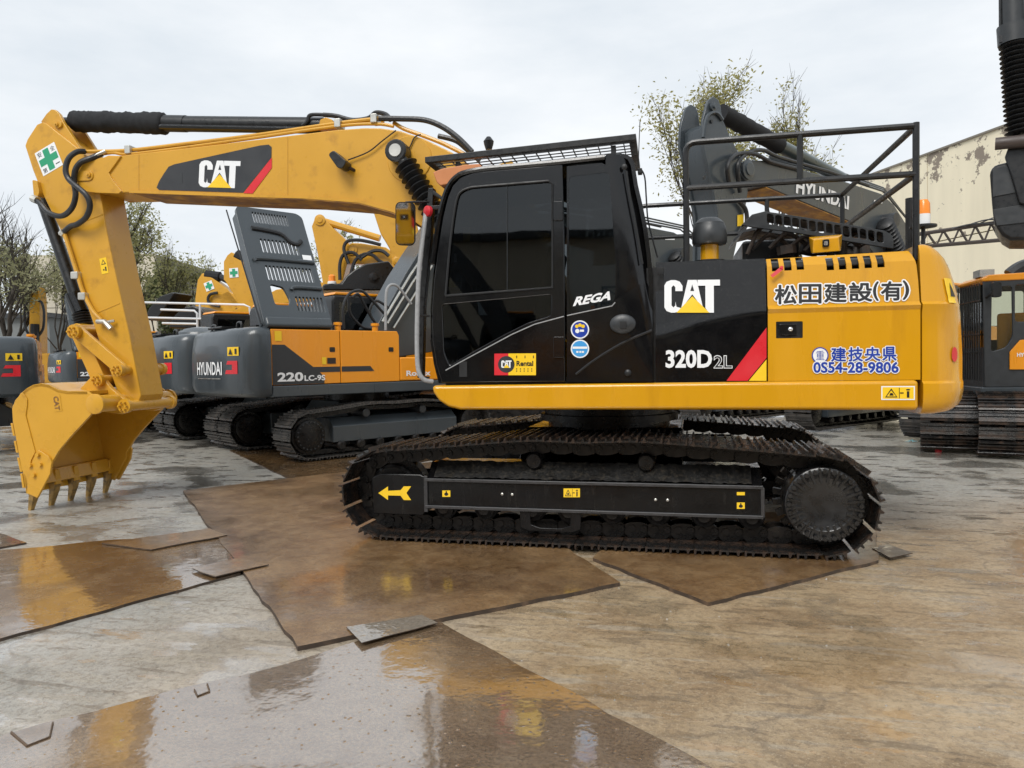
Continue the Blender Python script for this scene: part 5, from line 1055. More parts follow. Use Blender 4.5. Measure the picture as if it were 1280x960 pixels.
m6 = place('far charcoal excavator with 220 lettering seen past the yellow stick linkage', o6, HA)
# raised hood lids
def hood(root):
    # lid hinged on the right deck edge, leaning outwards; built flat then stood up
    W, H_ = 1.22, 1.92
    slots = []
    def row(x0, z0, n, dx, w_, h_, sl=.0):
        for i in range(n): slots.append(rrect(x0+i*dx, z0, x0+i*dx+w_, z0+h_, w_*.45, 2))
    row(.28, 1.66, 13, .05, .03, .19); row(.3, 1.17, 10, .069, .04, .23); row(.27, .72, 13, .066, .04, .24); row(.66, .24, 8, .066, .04, .24)
    big = rpoly([(.27, .33), (.52, .33), (.56, .42), (.5, .62), (.27, .66)], .05, 3)
    out = rpoly([(0, 0), (W, 0), (W, H_-.06), (W-.1, H_), (.06, H_), (0, H_-.06)], .07, 3)
    o = holed(out, slots+[big], lambda x, z: 0, .05, 'engine_hood', HYG, root, bevel=.012)
    MB().tube(smooth([(.2, -.012, 1.56), (.5, -.012, 1.54), (.72, -.012, 1.5), (.85, -.012, 1.38), (.97, -.012, 1.36), (1.06, -.012, 1.42)], 5), .035, 8).build('hood_groove', BKM, o)
    for z, x0 in ((1.06, .12), (.62, .62)): MB().tube(smooth([(x0, -.02, z-.05), (x0+.08, -.02, z), (W-.03, -.02, z)], 4), .03, 8).build('hood_rib', HYG, o)
    MB().box((.02, -.06, -.02), (W-.02, .16, .13)).build('hood_edge', HYG, o, bevel=.04, seg=3)
    MB().box((.0, .03, .05), (.05, .2, H_-.1)).build('hood_edge', HYG, o, bevel=.02)
    decal('label_plate', WHT, (V((1.0, -.008, 1.08)), V((.17, 0, 0)), V((0, 0, .1))), RECT, .004, o)
    MB().tube([(-.03, .05, 0.05), (-.1, .12, 1.9)], .012, 6).build('hood_stay', BKM, o)
    return o
hq = hood(m2); p0 = HF.p3(331, 409, -1.2)
hq.location = (p0.x, -1.2, 2.2)
hq.rotation_euler = (R_(-27), 0, 0); hq.scale = (1, 1, 1.22); 
h6 = copy_tree(hq, m6)
# hoses, grab rail and boom of the hood-up machine
for pts in ([(430,411,-.9),(429,385,-.9),(436,368,-.9),(450,363,-.9),(462,372,-.9),(480,392,-.9)], [(440,372,-.8),(448,368,-.8),(455,380,-.8),(466,400,-.8)], [(436,372,-.85),(438,392,-.85),(452,408,-.85),(463,411,-.85)], [(486,385,-.7),(470,376,-.7),(462,390,-.7),(470,405,-.7)]):
    MB().tube(smooth(HF.path(pts), 6), .026, 8).build('hose', HOS, m2)
MB().tube(smooth(HF.path([(482,413,-1.15),(482.5,370,-1.15),(486,358,-1.15),(493,356,-1.15),(500,361,-1.15),(514,380,-1.15)]), 5), .026, 8).build('grab_rail', SIL, m2)
bo2 = MB().prism(HF.poly([(470,410),(507,342),(526,312),(560,262),(640,215),(760,208),(765,225),(640,262),(575,330),(540,440),(500,446)], -.35), -.35, .3).build('boom', HYG, m2, bevel=.015)
for pts in ([(478,402),(512,345),(530,318)], [(484,404),(516,352),(534,326)], [(492,410),(522,362),(540,332)]): MB().tube(HF.path(pts, -.4), .022, 6).build('hydraulic_pipe', ZNC, bo2)
MB().prism(HF.poly([(760,212),(775,190),(790,200),(772,330),(760,330)], -.25), -.25, .25).build('stick', HYG, m2, bevel=.015)
mb_ = MB(); re2 = random.Random(11)
for k in range(10): x = -2.2+re2.random()*.9; y = re2.uniform(-.8, .8); MB().box((x, y, 2.1), (x+re2.uniform(.1, .3), y+re2.uniform(.1, .3), 2.18+re2.uniform(0, .12))).build('engine_fitting', BKM, m2)
# small lever on the counterweight top
# hood-up clutter on the neighbour
dm = MB().lathe((-1.75, .1, 2.15), (0, 0, 1), [(0, .55), (.12, .5), (.2, .35), (.24, .1)], 20); dm.build('engine_cover', HYG, m4)
# ================================================================== row of yellow excavators further back
def yellow(label, depth, u0, ang, parts, bodyz=2.2, rails=False):
    o = deep(u0, 460, depth); o.z = 0; fr = Frame(o, ang); r = thing('excavator', label, 'excavator', o, ang, 'yellow excavators at the back of the yard')
    return r, fr
def arm(fr, root, px, y, nm, m=None, w=.4, bev=.02): return MB().prism(fr.poly(px, y), y, y+w).build(nm, m or YBM, root, bevel=bev)
def xbox(root, x0, x1, y0, y1, z0, z1, nm, m): return MB().box((x0, y0, z0), (x1, y1, z1)).build(nm, m, root, bevel=.04)
def cross(fr, root, u, v, s, ang=0):
    c_ = fr.p3(u, v, -.004); k = (fr.p3(u+s, v, 0)-fr.p3(u-s, v, 0)).x/2; ca, sa = math.cos(ang), math.sin(ang)
    q = (c_+V((-k*ca+k*sa, 0, -k*sa-k*ca)), V((2*k*ca, 0, 2*k*sa)), V((-2*k*sa, 0, 2*k*ca)))
    decal('safety_decal', WHT, q, RECT, .012, root); decal('safety_cross', GRN, q, JOIN(box2(.34, .08, .66, .92), box2(.08, .34, .34, .66), box2(.66, .34, .92, .66)), .02, root)
ya, fa = yellow('distant yellow excavator, shorter green cross stick behind the white rails', 25, 275, YAW-.1, None)
arm(fa, ya, [(244,386),(244,372),(247,350),(252,342),(257,341),(262,345),(284,361),(299,380),(292,390),(285,420),(275,440),(260,440)], 0, 'stick'); cross(fa, ya, 261.5, 357.5, 5.3, .35)
arm(fa, ya, [(274,368),(285,364),(330,385),(390,450),(370,460),(325,400),(285,380),(274,378)], .0, 'boom', w=.45)
MB().tube(fa.path([(258, 344, .15), (275, 346, .15)]), .17, 10).build('rod_sleeve', FUZ, ya); MB().tube(fa.path([(275, 346, .15), (330, 372, .15)]), .11, 10).build('arm_cylinder', BKM, ya)
MB().tube(smooth(fa.path([(272,366,-.1),(263,368,-.1),(260,374,-.1),(263,380,-.1),(275,383,-.1)]), 5), .05, 6).build('hose', HOS, ya)
yb, fb_ = yellow('distant yellow excavator, taller green cross stick beside the raised hood', 23, 300, YAW-.1, None)
arm(fb_, yb, [(279.5,350),(279.5,327),(284,319),(289,315),(294,318),(309,327),(330,350),(330,400),(322,430),(312,430),(300,381),(281,351)], 0, 'stick'); cross(fb_, yb, 292.5, 341, 5.6, .05)
MB().tube(fb_.path([(296, 319, .15), (312, 327, .15)]), .18, 10).build('rod_sleeve', FUZ, yb)
arm(fb_, yb, [(292,388),(318,376),(345,362),(420,350),(425,372),(350,380),(300,400)], .02, 'boom', w=.45)
for r, fr, u in ((ya, fa, 330), (yb, fb_, 380)):
    x, z = fr.at(u, 460, 0); xbox(r, x-1.2, x+2.6, -1.2, 1.2, 1.1, 2.3, 'engine_house', YEL); xbox(r, x-1.5, x+2.4, -1.3, 1.3, 0, .9, 'undercarriage', STL)
    cbx = MB().prism([(x-1.3, 1.2), (x, 1.2), (x, 2.95), (x-1.0, 2.95), (x-1.3, 2.3)], -1.25, -.35).build('cab', BLK, r, bevel=.05)
yc_, fc_ = yellow('yellow excavator with hoses over its boom behind the raised hood', 19, 440, YAW-.05, None)
arm(fc_, yc_, [(389.5,283),(393,274),(400,269.5),(407,275),(416,285),(429.5,297),(437,306),(434,329),(428,352),(424,380),(408,380),(397,317)], 0, 'stick', w=.42)
arm(fc_, yc_, [(434,308),(440,303.5),(452,304),(482,309),(520,335),(560,400),(540,410),(500,345),(470,331),(434,329)], 0, 'boom', w=.42)
MB().tube(fc_.path([(406, 277, .2), (475, 298, .2)]), .09, 10).build('arm_cylinder', YBM, yc_)
for c_, r_ in (((400, 275), .14), ((440, 312), .14)): MB().lathe(fc_.p3(*c_, -.01), (0, -1, 0), [(0, r_), (.02, r_), (.03, r_*.5), (.05, r_*.5)], 14).build('pivot_pin', YBM, yc_)
for pts in ([(436,330),(430,312),(434,302),(446,300),(460,302),(476,306)], [(425,350),(425,330),(430,318),(442,316),(452,325)], [(438,345),(444,326),(455,318),(466,319),(474,326),(482,330)], [(452,322),(466,314),(478,314),(486,320)]): MB().tube(smooth(fc_.path(pts, -.15), 6), .045, 7).build('hose', HOS, yc_)
x, z = fc_.at(480, 460, 0); xbox(yc_, x-1.9, x+1.7, -1.2, 1.2, 1.1, 2.2, 'engine_house', YEL); xbox(yc_, x-2.0, x+2.0, -1.3, 1.3, 0, .95, 'undercarriage', STL)
# black hooded machine with orange panel edge between
yd = place('dark excavator with black domed cover and orange panel edge behind the hood', M2O+hv*3.6+lv*2.3, HA+R_(-24), src=m4)
fd = Frame(M2O+hv*3.6+lv*2.3, HA+R_(-24))
MB().prism(fd.poly([(404,363),(404,355),(427,354),(433,345),(443,337),(457,329.5),(486,326),(492,334),(497,352),(487,363)], -.9), -.9, .6).build('engine_cover', BKM, yd, bevel=.04)
MB().lathe(fd.p3(467.5, 347, -.9), (0, -1, 0), [(0, .12), (.02, .12), (.03, .06), (.07, .06)], 12).build('cover_boss', BKM, yd)
bb_ = fd.p3(415, 355, -.8); bcn2 = MB().lathe(bb_, (0, 0, 1), [(0, .1), (.05, .1), (.06, .08)], 12).build('beacon', WHT, yd); MB().lathe(bb_+V((0, 0, .06)), (0, 0, 1), [(0, .08), (.12, .075), (.15, .04)], 12).build('beacon_lens', AMB, bcn2)
# yellow stick hanging between hood and cab
ye, fe = yellow('yellow excavator stick with pivot pins hanging beside the black cab', 16, 500, YAW+.1, None)
arm(fe, ye, [(462,250),(498,250),(521,280),(530,313),(512,324),(505,327),(502,335),(497,337),(491,334),(487,310),(475,290)], 0, 'stick', w=.4)
for u, v in ((496, 326), (520, 300), (513, 318)): MB().lathe(fe.p3(u, v, -.01), (0, -1, 0), [(0, .09), (.03, .09), (.04, .05), (.06, .05)], 12).build('pivot_pin', YBM, ye)
x, z = fe.at(640, 460, 0); xbox(ye, x-1.5, x+2.2, -1.2, 1.2, 1.1, 2.3, 'engine_house', YEL); xbox(ye, x-2, x+2, -1.3, 1.3, 0, .95, 'undercarriage', STL)
arm(fe, ye, [(470,255),(640,200),(690,300),(650,330),(620,250),(500,285)], .02, 'boom', w=.36)
# yellow machine with white service rails
yr, fr_ = yellow('yellow excavator with white service rails behind the charcoal counterweights', 21, 240, YAW-.15, None)
for pts in ([(150,377),(176,378),(305,381),(312,384),(314,408)], [(150,396),(180,397),(314,400)], [(201,387),(243,388.5),(246.5,392),(247,414)], [(203,404),(247,405)], [(250,380),(250,398)]): MB().tube(fr_.path(pts, -.9), .03, 8).build('guard_rail', mat('white_rail_paint', (.6, .61, .62), .4) if 'white_rail_paint' not in MATS else MATS['white_rail_paint'], yr)
xbox(yr, fr_.at(150, 430, -1)[0], fr_.at(330, 430, -1)[0], -1.2, 1.2, 1.1, fr_.at(240, 428, -1.2)[1], 'engine_house', YEL); x = fr_.at(240, 460, 0)[0]; xbox(yr, x-2, x+2, -1.3, 1.3, 0, .95, 'undercarriage', STL)
for px in ([(180,400),(186,385),(200,370),(215,365),(219,366),(210,380),(196,400)], [(210,410),(216,396),(226,386),(240,382),(252,386),(262,398),(262,412)]): arm(fr_, yr, px, -.3, 'engine_cover', BKM, w=.9, bev=.04)
# low cylinder head on: yellow boom standing upright far left
yv, fv = yellow('far upright yellow boom with side hoses between two charcoal machines', 30, 43, YAW, None)
arm(fv, yv, [(37,372),(39,360),(43,358),(47,360),(49,372),(50,430),(50,500),(36,500),(36,430)], 0, 'boom', w=.5)
MB().tube(fv.path([(43.5, 405, -.1), (43.5, 470, -.1)]), .16, 10).build('boom_cylinder', BKM, yv)
MB().lathe(fv.p3(43, 361, -.02), (0, -1, 0), [(0, .12), (.06, .12)], 10).build('boom_light', BKM, yv)
for s in (-1, 1): MB().tube(smooth(fv.path([(43+s*5, 420, 0), (43+s*11, 410, 0), (43+s*12, 390, 0), (43+s*9, 378, 0), (43+s*5, 376, 0)]), 5), .05, 6).build('hose', HOS, yv)
x, z = fv.at(43, 470, 0); xbox(yv, x-1.3, x+1.3, -.2, 3, 1.0, 2.2, 'engine_house', YEL); xbox(yv, x-1.5, x+1.5, -.4, 3, 0, .9, 'undercarriage', STL)
# ================================================================== big charcoal machines on the right, seen over the engine deck
A3 = R_(51.8); tip3 = deep(935, 215, 12.5); ax3 = V((math.cos(A3), math.sin(A3), 0)); O3 = tip3+ax3*5.6; O3.z = 0
F3 = Frame(O3, A3)
m3 = copy_tree(m4); m3.location = O3; m3.rotation_euler.z = A3+math.pi; m3['label'] = 'big charcoal excavator with white lettering on its raised boom behind the engine deck rails'
def p3part(mb, nm, m, bevel=0, **k):         # parts drawn in F3 (x rearwards) turned into the machine's own axes
    mb.v = [(-x, -y, z) for x, y, z in mb.v]; return mb.build(nm, m, m3, bevel=bevel, **k)
b3 = MB().prism(F3.poly([(925,216),(935,200),(958,200.5),(996,210.5),(1045,223),(1102,242),(1117,255),(1133,280),(1144,320),(1150,380),(1100,380),(1095,320),(1063,277),(993,248),(955,232),(935,229)], -.3), -.3, .3)
b3 = p3part(b3, 'boom', HYG, .02)
mb = MB(); p_0 = F3.p3(994, 241.5, -.3); lay(mb, glyph('HYUNDAI', .035), p_0, F3.p3(1060, 262.5, -.3)-p_0, F3.p3(995, 223, -.3)-p_0, .012); mb.v = [(-x, -y, z) for x, y, z in mb.v]; mb.build('lettering', WHT, b3)
mb = MB(); p_0 = F3.p3(1091, 253.5, -.3); lay(mb, RECT, p_0, F3.p3(1102, 254.5, -.3)-p_0, F3.p3(1092, 250, -.3)-p_0, .012); mb.v = [(-x, -y, z) for x, y, z in mb.v]; mb.build('label_plate', WHT, b3)
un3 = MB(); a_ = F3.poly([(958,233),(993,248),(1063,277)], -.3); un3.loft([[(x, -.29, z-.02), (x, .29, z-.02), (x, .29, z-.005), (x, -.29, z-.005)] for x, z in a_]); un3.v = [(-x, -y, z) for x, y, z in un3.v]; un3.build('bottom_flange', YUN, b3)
s3 = MB().prism(F3.poly([(886,125),(892,120.5),(898,124),(901,132),(903,148),(912.5,170),(923,190),(934,220),(935,240),(932,260),(922,300),(912,345),(896,345),(897,265),(891,235),(885,207),(878,175),(879,150),(882,137)], -.24), -.24, -.19)
s3.prism(F3.poly([(886,125),(892,120.5),(898,124),(901,132),(903,148),(912.5,170),(923,190),(934,220),(935,240),(932,260),(922,300),(912,345),(896,345),(897,265),(891,235),(885,207),(878,175),(879,150),(882,137)], -.24), .19, .24)
s3.prism(F3.poly([(900,160),(910,170),(923,190),(934,220),(935,240),(932,260),(922,300),(912,345),(898,345),(899,265),(893,235),(887,207),(883,175),(884,158),(890,152)], -.24), -.19, .19)
s3 = p3part(s3, 'stick', HYG, .012)
rb3 = MB().tube(smooth(F3.path([(879,172),(883,148),(890,141),(897,142),(903,150)], -.26), 5), .03, 6); p3part(rb3, 'stick_rib', HYG); pn = MB().lathe(F3.p3(890.5, 134, -.25), (0, -1, 0), [(0, .07), (.03, .07), (.035, .03), (.06, .03)], 12); p3part(pn, 'pivot_pin', HYG)
for u, v in ((889, 152), (879.5, 222)): p3part(MB().lathe(F3.p3(u, v, -.245), (0, -1, 0), [(0, .03), (.02, .03)], 8), 'stick_bolt', BKG)
q0, q1 = F3.p3(901, 141, 0), F3.p3(974, 182, 0); r5 = random.Random(9); mb = MB().tube([q0.lerp(q1, i/20) for i in range(21)], [.145+r5.uniform(-.01, .01) for i in range(21)], 16); p3part(mb, 'rod_sleeve', FUZ, sharp=80)
p3part(MB().tube(F3.path([(972, 181), (1052, 223)], 0), .115, 14), 'arm_cylinder', mat('grey_cylinder_paint', (.055, .075, .075), .35, coat=.3))
for pts in ([(912,232,-.3),(909,212,-.4),(914,198,-.4),(925,192,-.35),(945,193,-.35),(965,203,-.32),(1000,212,-.32)], [(925,240,-.3),(922,215,-.38),(925,200,-.38),(938,190,-.3),(955,188,-.3),(975,197,-.25),(1040,216,-.25),(1085,232,-.25)], [(922,250,-.3),(932,262,-.3),(933,280,-.3),(925,292,-.3)]): p3part(MB().tube(smooth(F3.path(pts), 6), .035, 8), 'hose', HOS)
for k in range(3): p3part(MB().tube(F3.path([(960+k*2, 199-k*3, -.1+k*.1), (1046, 220-k*3, -.1+k*.1), (1104, 239-k*2, -.1+k*.1), (1135, 275, -.1+k*.1)]), .022, 6), 'hydraulic_pipe', HYG)
p3part(MB().lathe(F3.p3(934, 212, -.31), (0, -1, 0), [(0, .16), (.03, .16), (.04, .1), (.06, .1)], 16), 'pivot_pin', HYG)
q0, q1 = F3.p3(1088, 283, -.45), F3.p3(1124, 330, -.45)
p3part(MB().tube([F3.p3(1105, 277, -.45).lerp(F3.p3(1127, 325, -.45), i/24) for i in range(25)], [.17 if i % 2 else .11 for i in range(25)], 14), 'rod_bellows', RUB, sharp=50)
p3part(MB().lathe(F3.p3(1105, 277, -.3), (0, -1, 0), [(0, .14), (.25, .14)], 14), 'rod_eye', BKG)
mb = MB(); p_0 = F3.p3(921, 283, -.24); lay(mb, RECT, p_0, F3.p3(929, 282, -.24)-p_0, F3.p3(921, 269, -.24)-p_0, .01); mb.v = [(-x, -y, z) for x, y, z in mb.v]; mb.build('warning_decal', DYL, s3)
# second of the pair, its boom knee shows between cab and rails
kn = F3.world(F3.p3(1105, 285, -.3)); per = V((-math.sin(A3), math.cos(A3), 0)); lo, hi = 0, 12
for _ in range(30):
    m_ = (lo+hi)/2
    if proj(kn+per*m_)[0] > 846: lo = m_
    else: hi = m_
m3b = copy_tree(m3); m3b.location = O3+per*lo; m3b['label'] = 'charcoal excavator whose boom knee shows between black cab and air cleaner'
# ================================================================== orange cab machine at the right edge
F7o = deep(1231, 484, 11.6); F7 = Frame(V((F7o.x, F7o.y, 0)), 0)
m7 = thing('excavator', 'orange and charcoal excavator with barred cab front past the yellow counterweight', 'excavator', V((F7o.x, F7o.y, 0)), 0)
cpx = [(1231,484),(1229,350),(1236,346),(1290,341),(1330,338),(1330,484)]; cw7 = F7.poly(cpx, 0)
wl7 = rpoly(F7.poly([(1239,440),(1240,366),(1245,359),(1265,357),(1266,420),(1258,434)], 0), .05)
c7 = holed(cw7, [wl7, rpoly(F7.poly([(1269,402),(1269,356),(1300,354),(1300,402)], 0), .04)], lambda x, z: 0, .04, 'cab', BKG, m7, bevel=.01)
holed(wl7, [], lambda x, z: .015, .006, 'window_pane', GLC, c7); holed(F7.poly([(1268,403),(1268,355),(1301,353),(1301,403)], 0), [], lambda x, z: .015, .006, 'window_pane', GLC, c7)
zb7, zt7 = F7.at(1231, 484, 0)[1], F7.at(1231, 351, 0)[1]; XW = cw7[-1][0]
holed(cw7, [rpoly([(.12, zb7+.75), (XW-.15, zb7+.75), (XW-.15, zt7-.1), (.12, zt7-.1)], .05)], lambda x, z: 1.02, .03, 'cab_wall', BKG, c7); None
MB().prism([(-.04, zt7-.01), (-.06, zt7+.03), (.05, zt7+.09), (XW, zt7+.12), (XW, zt7)], -.02, 1.08).build('cab_roof', HYO, c7, bevel=.02)
MB().box((-.05, 0, zb7-.22), (XW+1, 1.6, zb7)).build('deck_frame', HYG, m7, bevel=.02)
for k in range(10): y = .06+.95*k/9; MB().tube([(-.06, y, zb7+.1), (-.06, y, zt7-.03)], .012, 6).build('guard_bar', BKM, c7)
for z in (.33, .5, .82): zz = zb7+(zt7-zb7)*z; MB().tube([(-.06, .02, zz), (-.06, 1.03, zz)], .014, 6).build('guard_bar', BKM, c7)
MB().box((-.005, .05, zb7+.6), (.0, 1.0, zt7-.05)).build('windshield', GLC, c7); MB().box((-.01, .04, zb7), (.02, 1.02, zb7+.62)).build('cab_front', BKG, c7)
seat7 = MB().box((.6, .3, zb7+.5), (1.1, .8, zb7+.62)); seat7.box((1.05, .3, zb7+.55), (1.2, .8, zb7+1.2)); seat7.build('seat', SEA, c7, bevel=.03)
MB().prism(rrect(*F7.at(1239, 372, -.15), *F7.at(1251, 352, -.15), .04), -.2, -.12).build('mirror', BKM, m7, bevel=.01); MB().tube(F7.path([(1233, 372, 0), (1242, 365, -.15)]), .02, 6).build('mirror_arm', BKM, m7)
MB().prism(F7.poly([(1262,462),(1262,440),(1275,425),(1330,420),(1330,462)], -.02), -.03, 0).build('orange_panel', HYO, m7, bevel=.01)
decal('lettering', WHT, quad(F7, 1271, 441, 1300, 446, -.03), glyph('HYUNDAI', .03), .008, m7)
MB().box(F7.p3(1225, 346, .2), F7.p3(1234, 339, .5)).build('work_light', ZNC, m7); MB().tube(smooth(F7.path([(1264,346,.4),(1275,338,.4),(1290,333,.4),(1310,332,.4)]), 5), .14, 10).build('boom', BKM, m7)
lw7 = [o for o in (m4.children)]
def track_at(root, u, v, ang, fr, n=47):     # one track standing with its end at a ground pixel, in the machine's own axes
    e = gnd(u, v, 0); d = V((math.cos(ang), math.sin(ang), 0)); c_ = e+d*2.05; path = track_path(-1.75, 1.75, .485, .41, [(1.2, .935), (.6, .99), (0, .98), (-.6, .99), (-1.2, .935)])
    ch = make_track(root, 0, path, n, SHOE8, False, 0, .3); lc = c_-fr.o; ch.location = (lc.dot(fr.x), lc.dot(fr.y), 0); ch.rotation_euler.z = ang-fr.a
    f = MB().loft([[(x, a, z) for a, z in ((.2, .25), (.2, .52), (.05, .66), (-.2, .66), (-.25, .25))] for x in (-1.3, 1.35)]).build('track_frame', HYG, root, bevel=.015); f.location = ch.location; f.rotation_euler.z = ch.rotation_euler.z
    for x in (-1.75, 1.75):
        i_ = MB().lathe((x, -.27, .485), (0, 1, 0), [(0, .2), (.02, .28), (.52, .28), (.54, .2)], 24).build('idler_wheel', STL, root); i_.location = ch.location; i_.rotation_euler.z = ch.rotation_euler.z
A7 = R_(75)
track_at(m7, 1186, 565, A7, F7); 
e2 = gnd(1187, 564, 0)+V((math.sin(A7), -math.cos(A7), 0))*2.4; u2, v2 = proj(e2); track_at(m7, u2, v2, A7, F7)
MB().loft([[(x, y, z) for x, y in ((.1, .1), (2.6, .1), (2.6, 2.6), (.1, 2.6))] for z in (.4, zb7-.2)]).build('carbody', HYG, m7, bevel=.03)
# machine with black bucket hanging at the right edge
o8 = deep(1262, 250, 9.5); o8.z = 0; F8 = Frame(o8, R_(-19.9)); m8 = thing('excavator', 'excavator with black bucket and bellows covered cylinder hanging overhead at the yard edge', 'excavator', o8, R_(-19.9))
arm(F8, m8, [(1237,214),(1243,206),(1275,198),(1300,196),(1300,300),(1262,300),(1252,294),(1243,280),(1240,255)], -.3, 'bucket', BKM, w=1.0, bev=.05)
arm(F8, m8, [(1241,210),(1300,200),(1300,235),(1241,246)], -.315, 'bucket_plate', BKG, w=.03, bev=.004)
arm(F8, m8, [(1241,262),(1300,252),(1300,276),(1246,282)], -.315, 'bucket_plate', BKG, w=.03, bev=.004)
arm(F8, m8, [(1256,196),(1266,168),(1290,168),(1290,260),(1274,254),(1264,220)], -.36, 'bucket_link', BKM, w=.12)
MB().tube(F8.path([(1244, 180), (1310, 173)], -.42), .075, 14).build('cross_pipe', mat('brown_pipe', (.06, .045, .04), .5), m8)
q0, q1 = F8.p3(1268, 54, -.3), F8.p3(1276, 168, -.3); MB().tube([q0.lerp(q1, i/38) for i in range(39)], [.17 if i % 2 else .115 for i in range(39)], 18).build('rod_bellows', RUB, m8, sharp=50)
MB().tube(F8.path([(1266, 56), (1262, -140)], -.3), .125, 16).build('bucket_cylinder', BKG, m8); MB().tube(F8.path([(1266, 55), (1264.5, 32)], -.3), .16, 16).build('cylinder_head', BKG, m8)
MB().tube(F8.path([(1251, 52), (1250, -140)], -.35), .022, 6).build('hydraulic_pipe', BKM, m8); MB().box(F8.p3(1249, 53, -.42), F8.p3(1275, 47, -.2)).build('pipe_clamp', BKM, m8)
arm(F8, m8, [(1285,-150),(1330,-150),(1330,190),(1290,190)], -.1, 'stick', HYG, w=.5)
arm(F8, m8, [(1330,-180),(1290,-230),(1500,-200),(1700,150),(1640,200),(1450,-120)], -.1, 'boom', HYG, w=.5)
x8 = F8.at(1500, 480, 0)[0]; track_at(m8, 1262, 573, A7, F8)
e2 = gnd(1262, 573, 0)+V((math.sin(A7), -math.cos(A7), 0))*2.4; u2, v2 = proj(e2); track_at(m8, u2, v2, A7, F8)
ct = gnd(1262, 573, 0)+V((math.sin(A7), -math.cos(A7), 0))*1.2+V((math.cos(A7), math.sin(A7), 0))*1.95-F8.o; cx, cy = ct.dot(F8.x), ct.dot(F8.y)
xbox(m8, cx-1.2, cx+2.6, cy-1.25, cy+1.25, 1.1, 2.2, 'engine_house', HYO); xbox(m8, cx-.7, cx+.7, cy-.8, cy+.8, .4, 1.12, 'carbody', HYG)
# ================================================================== buildings and walls behind the yard
def wall_mat(name, base, peel, amt):
    m = bpy.data.materials.new(name); m.use_nodes = True; nt = m.node_tree; b = nt.nodes['Principled BSDF']; N = nt.nodes.new; L = nt.links.new
    tc = N('ShaderNodeTexCoord'); n = N('ShaderNodeTexNoise'); n.inputs['Scale'].default_value = 1.5; n.inputs['Detail'].default_value = 12; n.inputs['Roughness'].default_value = .72; L(tc.outputs['Object'], n.inputs['Vector'])
    n2 = N('ShaderNodeTexNoise'); n2.inputs['Scale'].default_value = .22; n2.inputs['Detail'].default_value = 3; L(tc.outputs['Object'], n2.inputs['Vector'])
    sx = N('ShaderNodeSeparateXYZ'); L(tc.outputs['Object'], sx.inputs[0])
    hz = N('ShaderNodeMapRange'); hz.inputs[1].default_value = 4.5; hz.inputs[2].default_value = 9.2; hz.inputs[3].default_value = -.06; hz.inputs[4].default_value = .075; L(sx.outputs[2], hz.inputs[0])
    ad = N('ShaderNodeMath'); ad.operation = 'ADD'; L(n.outputs[0], ad.inputs[0]); L(hz.outputs[0], ad.inputs[1])
    ad2 = N('ShaderNodeMath'); ad2.operation = 'MULTIPLY_ADD'; L(n2.outputs[0], ad2.inputs[0]); ad2.inputs[1].default_value = .35; L(ad.outputs[0], ad2.inputs[2])
    r = N('ShaderNodeMapRange'); r.inputs[1].default_value = amt; r.inputs[2].default_value = amt+.015; L(ad2.outputs[0], r.inputs[0])
    n3 = N('ShaderNodeTexNoise'); n3.inputs['Scale'].default_value = 2; n3.inputs['Detail'].default_value = 6; mp = N('ShaderNodeMapping'); mp.inputs['Scale'].default_value = (1, 1, .12); L(tc.outputs['Object'], mp.inputs[0]); L(mp.outputs[0], n3.inputs['Vector'])
    mx0 = N('ShaderNodeMix'); mx0.data_type = 'RGBA'; L(n3.outputs[0], mx0.inputs['Factor']); mx0.inputs[6].default_value = tuple(c*.82 for c in base)+(1,); mx0.inputs[7].default_value = tuple(min(1, c*1.1) for c in base)+(1,)
    mx = N('ShaderNodeMix'); mx.data_type = 'RGBA'; L(r.outputs[0], mx.inputs['Factor']); L(mx0.outputs[2], mx.inputs[6]); mx.inputs[7].default_value = (*peel, 1); L(mx.outputs[2], b.inputs['Base Color']); b.inputs['Roughness'].default_value = .85
    return m
WM = wall_mat('peeling_cream_wall', (.82, .745, .57), (.25, .21, .17), .765); WM2 = wall_mat('cream_wall', (.55, .5, .4), (.3, .27, .22), .9)
JNT = mat('wall_joint', (.2, .18, .15), .9)
# right hall: its long wall runs away to the left
wd = V((-.434, .901, 0)); A = deep(1255, 300, 24.7); A.z = 0; hall = thing('hall_building', 'cream hall wall with peeling paint behind the right hand machines', 'building', A, math.atan2(wd.y, wd.x))
HT7 = 9.05
lx0, lx1 = -22, 7.6
npan = 7
for i in range(npan):
    a, b = lx0+(lx1-lx0)*i/npan, lx0+(lx1-lx0)*(i+1)/npan
    for z0, z1 in ((GZ, 5.72), (5.76, HT7)): MB().box((a+.02, -.2, z0), (b-.02, .0, z1)).build('wall_panel', WM, hall)
MB().box((lx0, -.3, GZ), (lx1, -.03-.2, HT7-.1)).build('wall_core', JNT, hall)
MB().box((lx0, -16, HT7-.12), (lx1, -.31, HT7-.02)).build('roof', JNT, hall); MB().box((lx0, -.33, HT7), (lx1+.05, .06, HT7+.07)).build('coping', JNT, hall); MB().box((lx1-.25, -16, GZ), (lx1, -.31, HT7-.13)).build('end_wall', WM, hall)
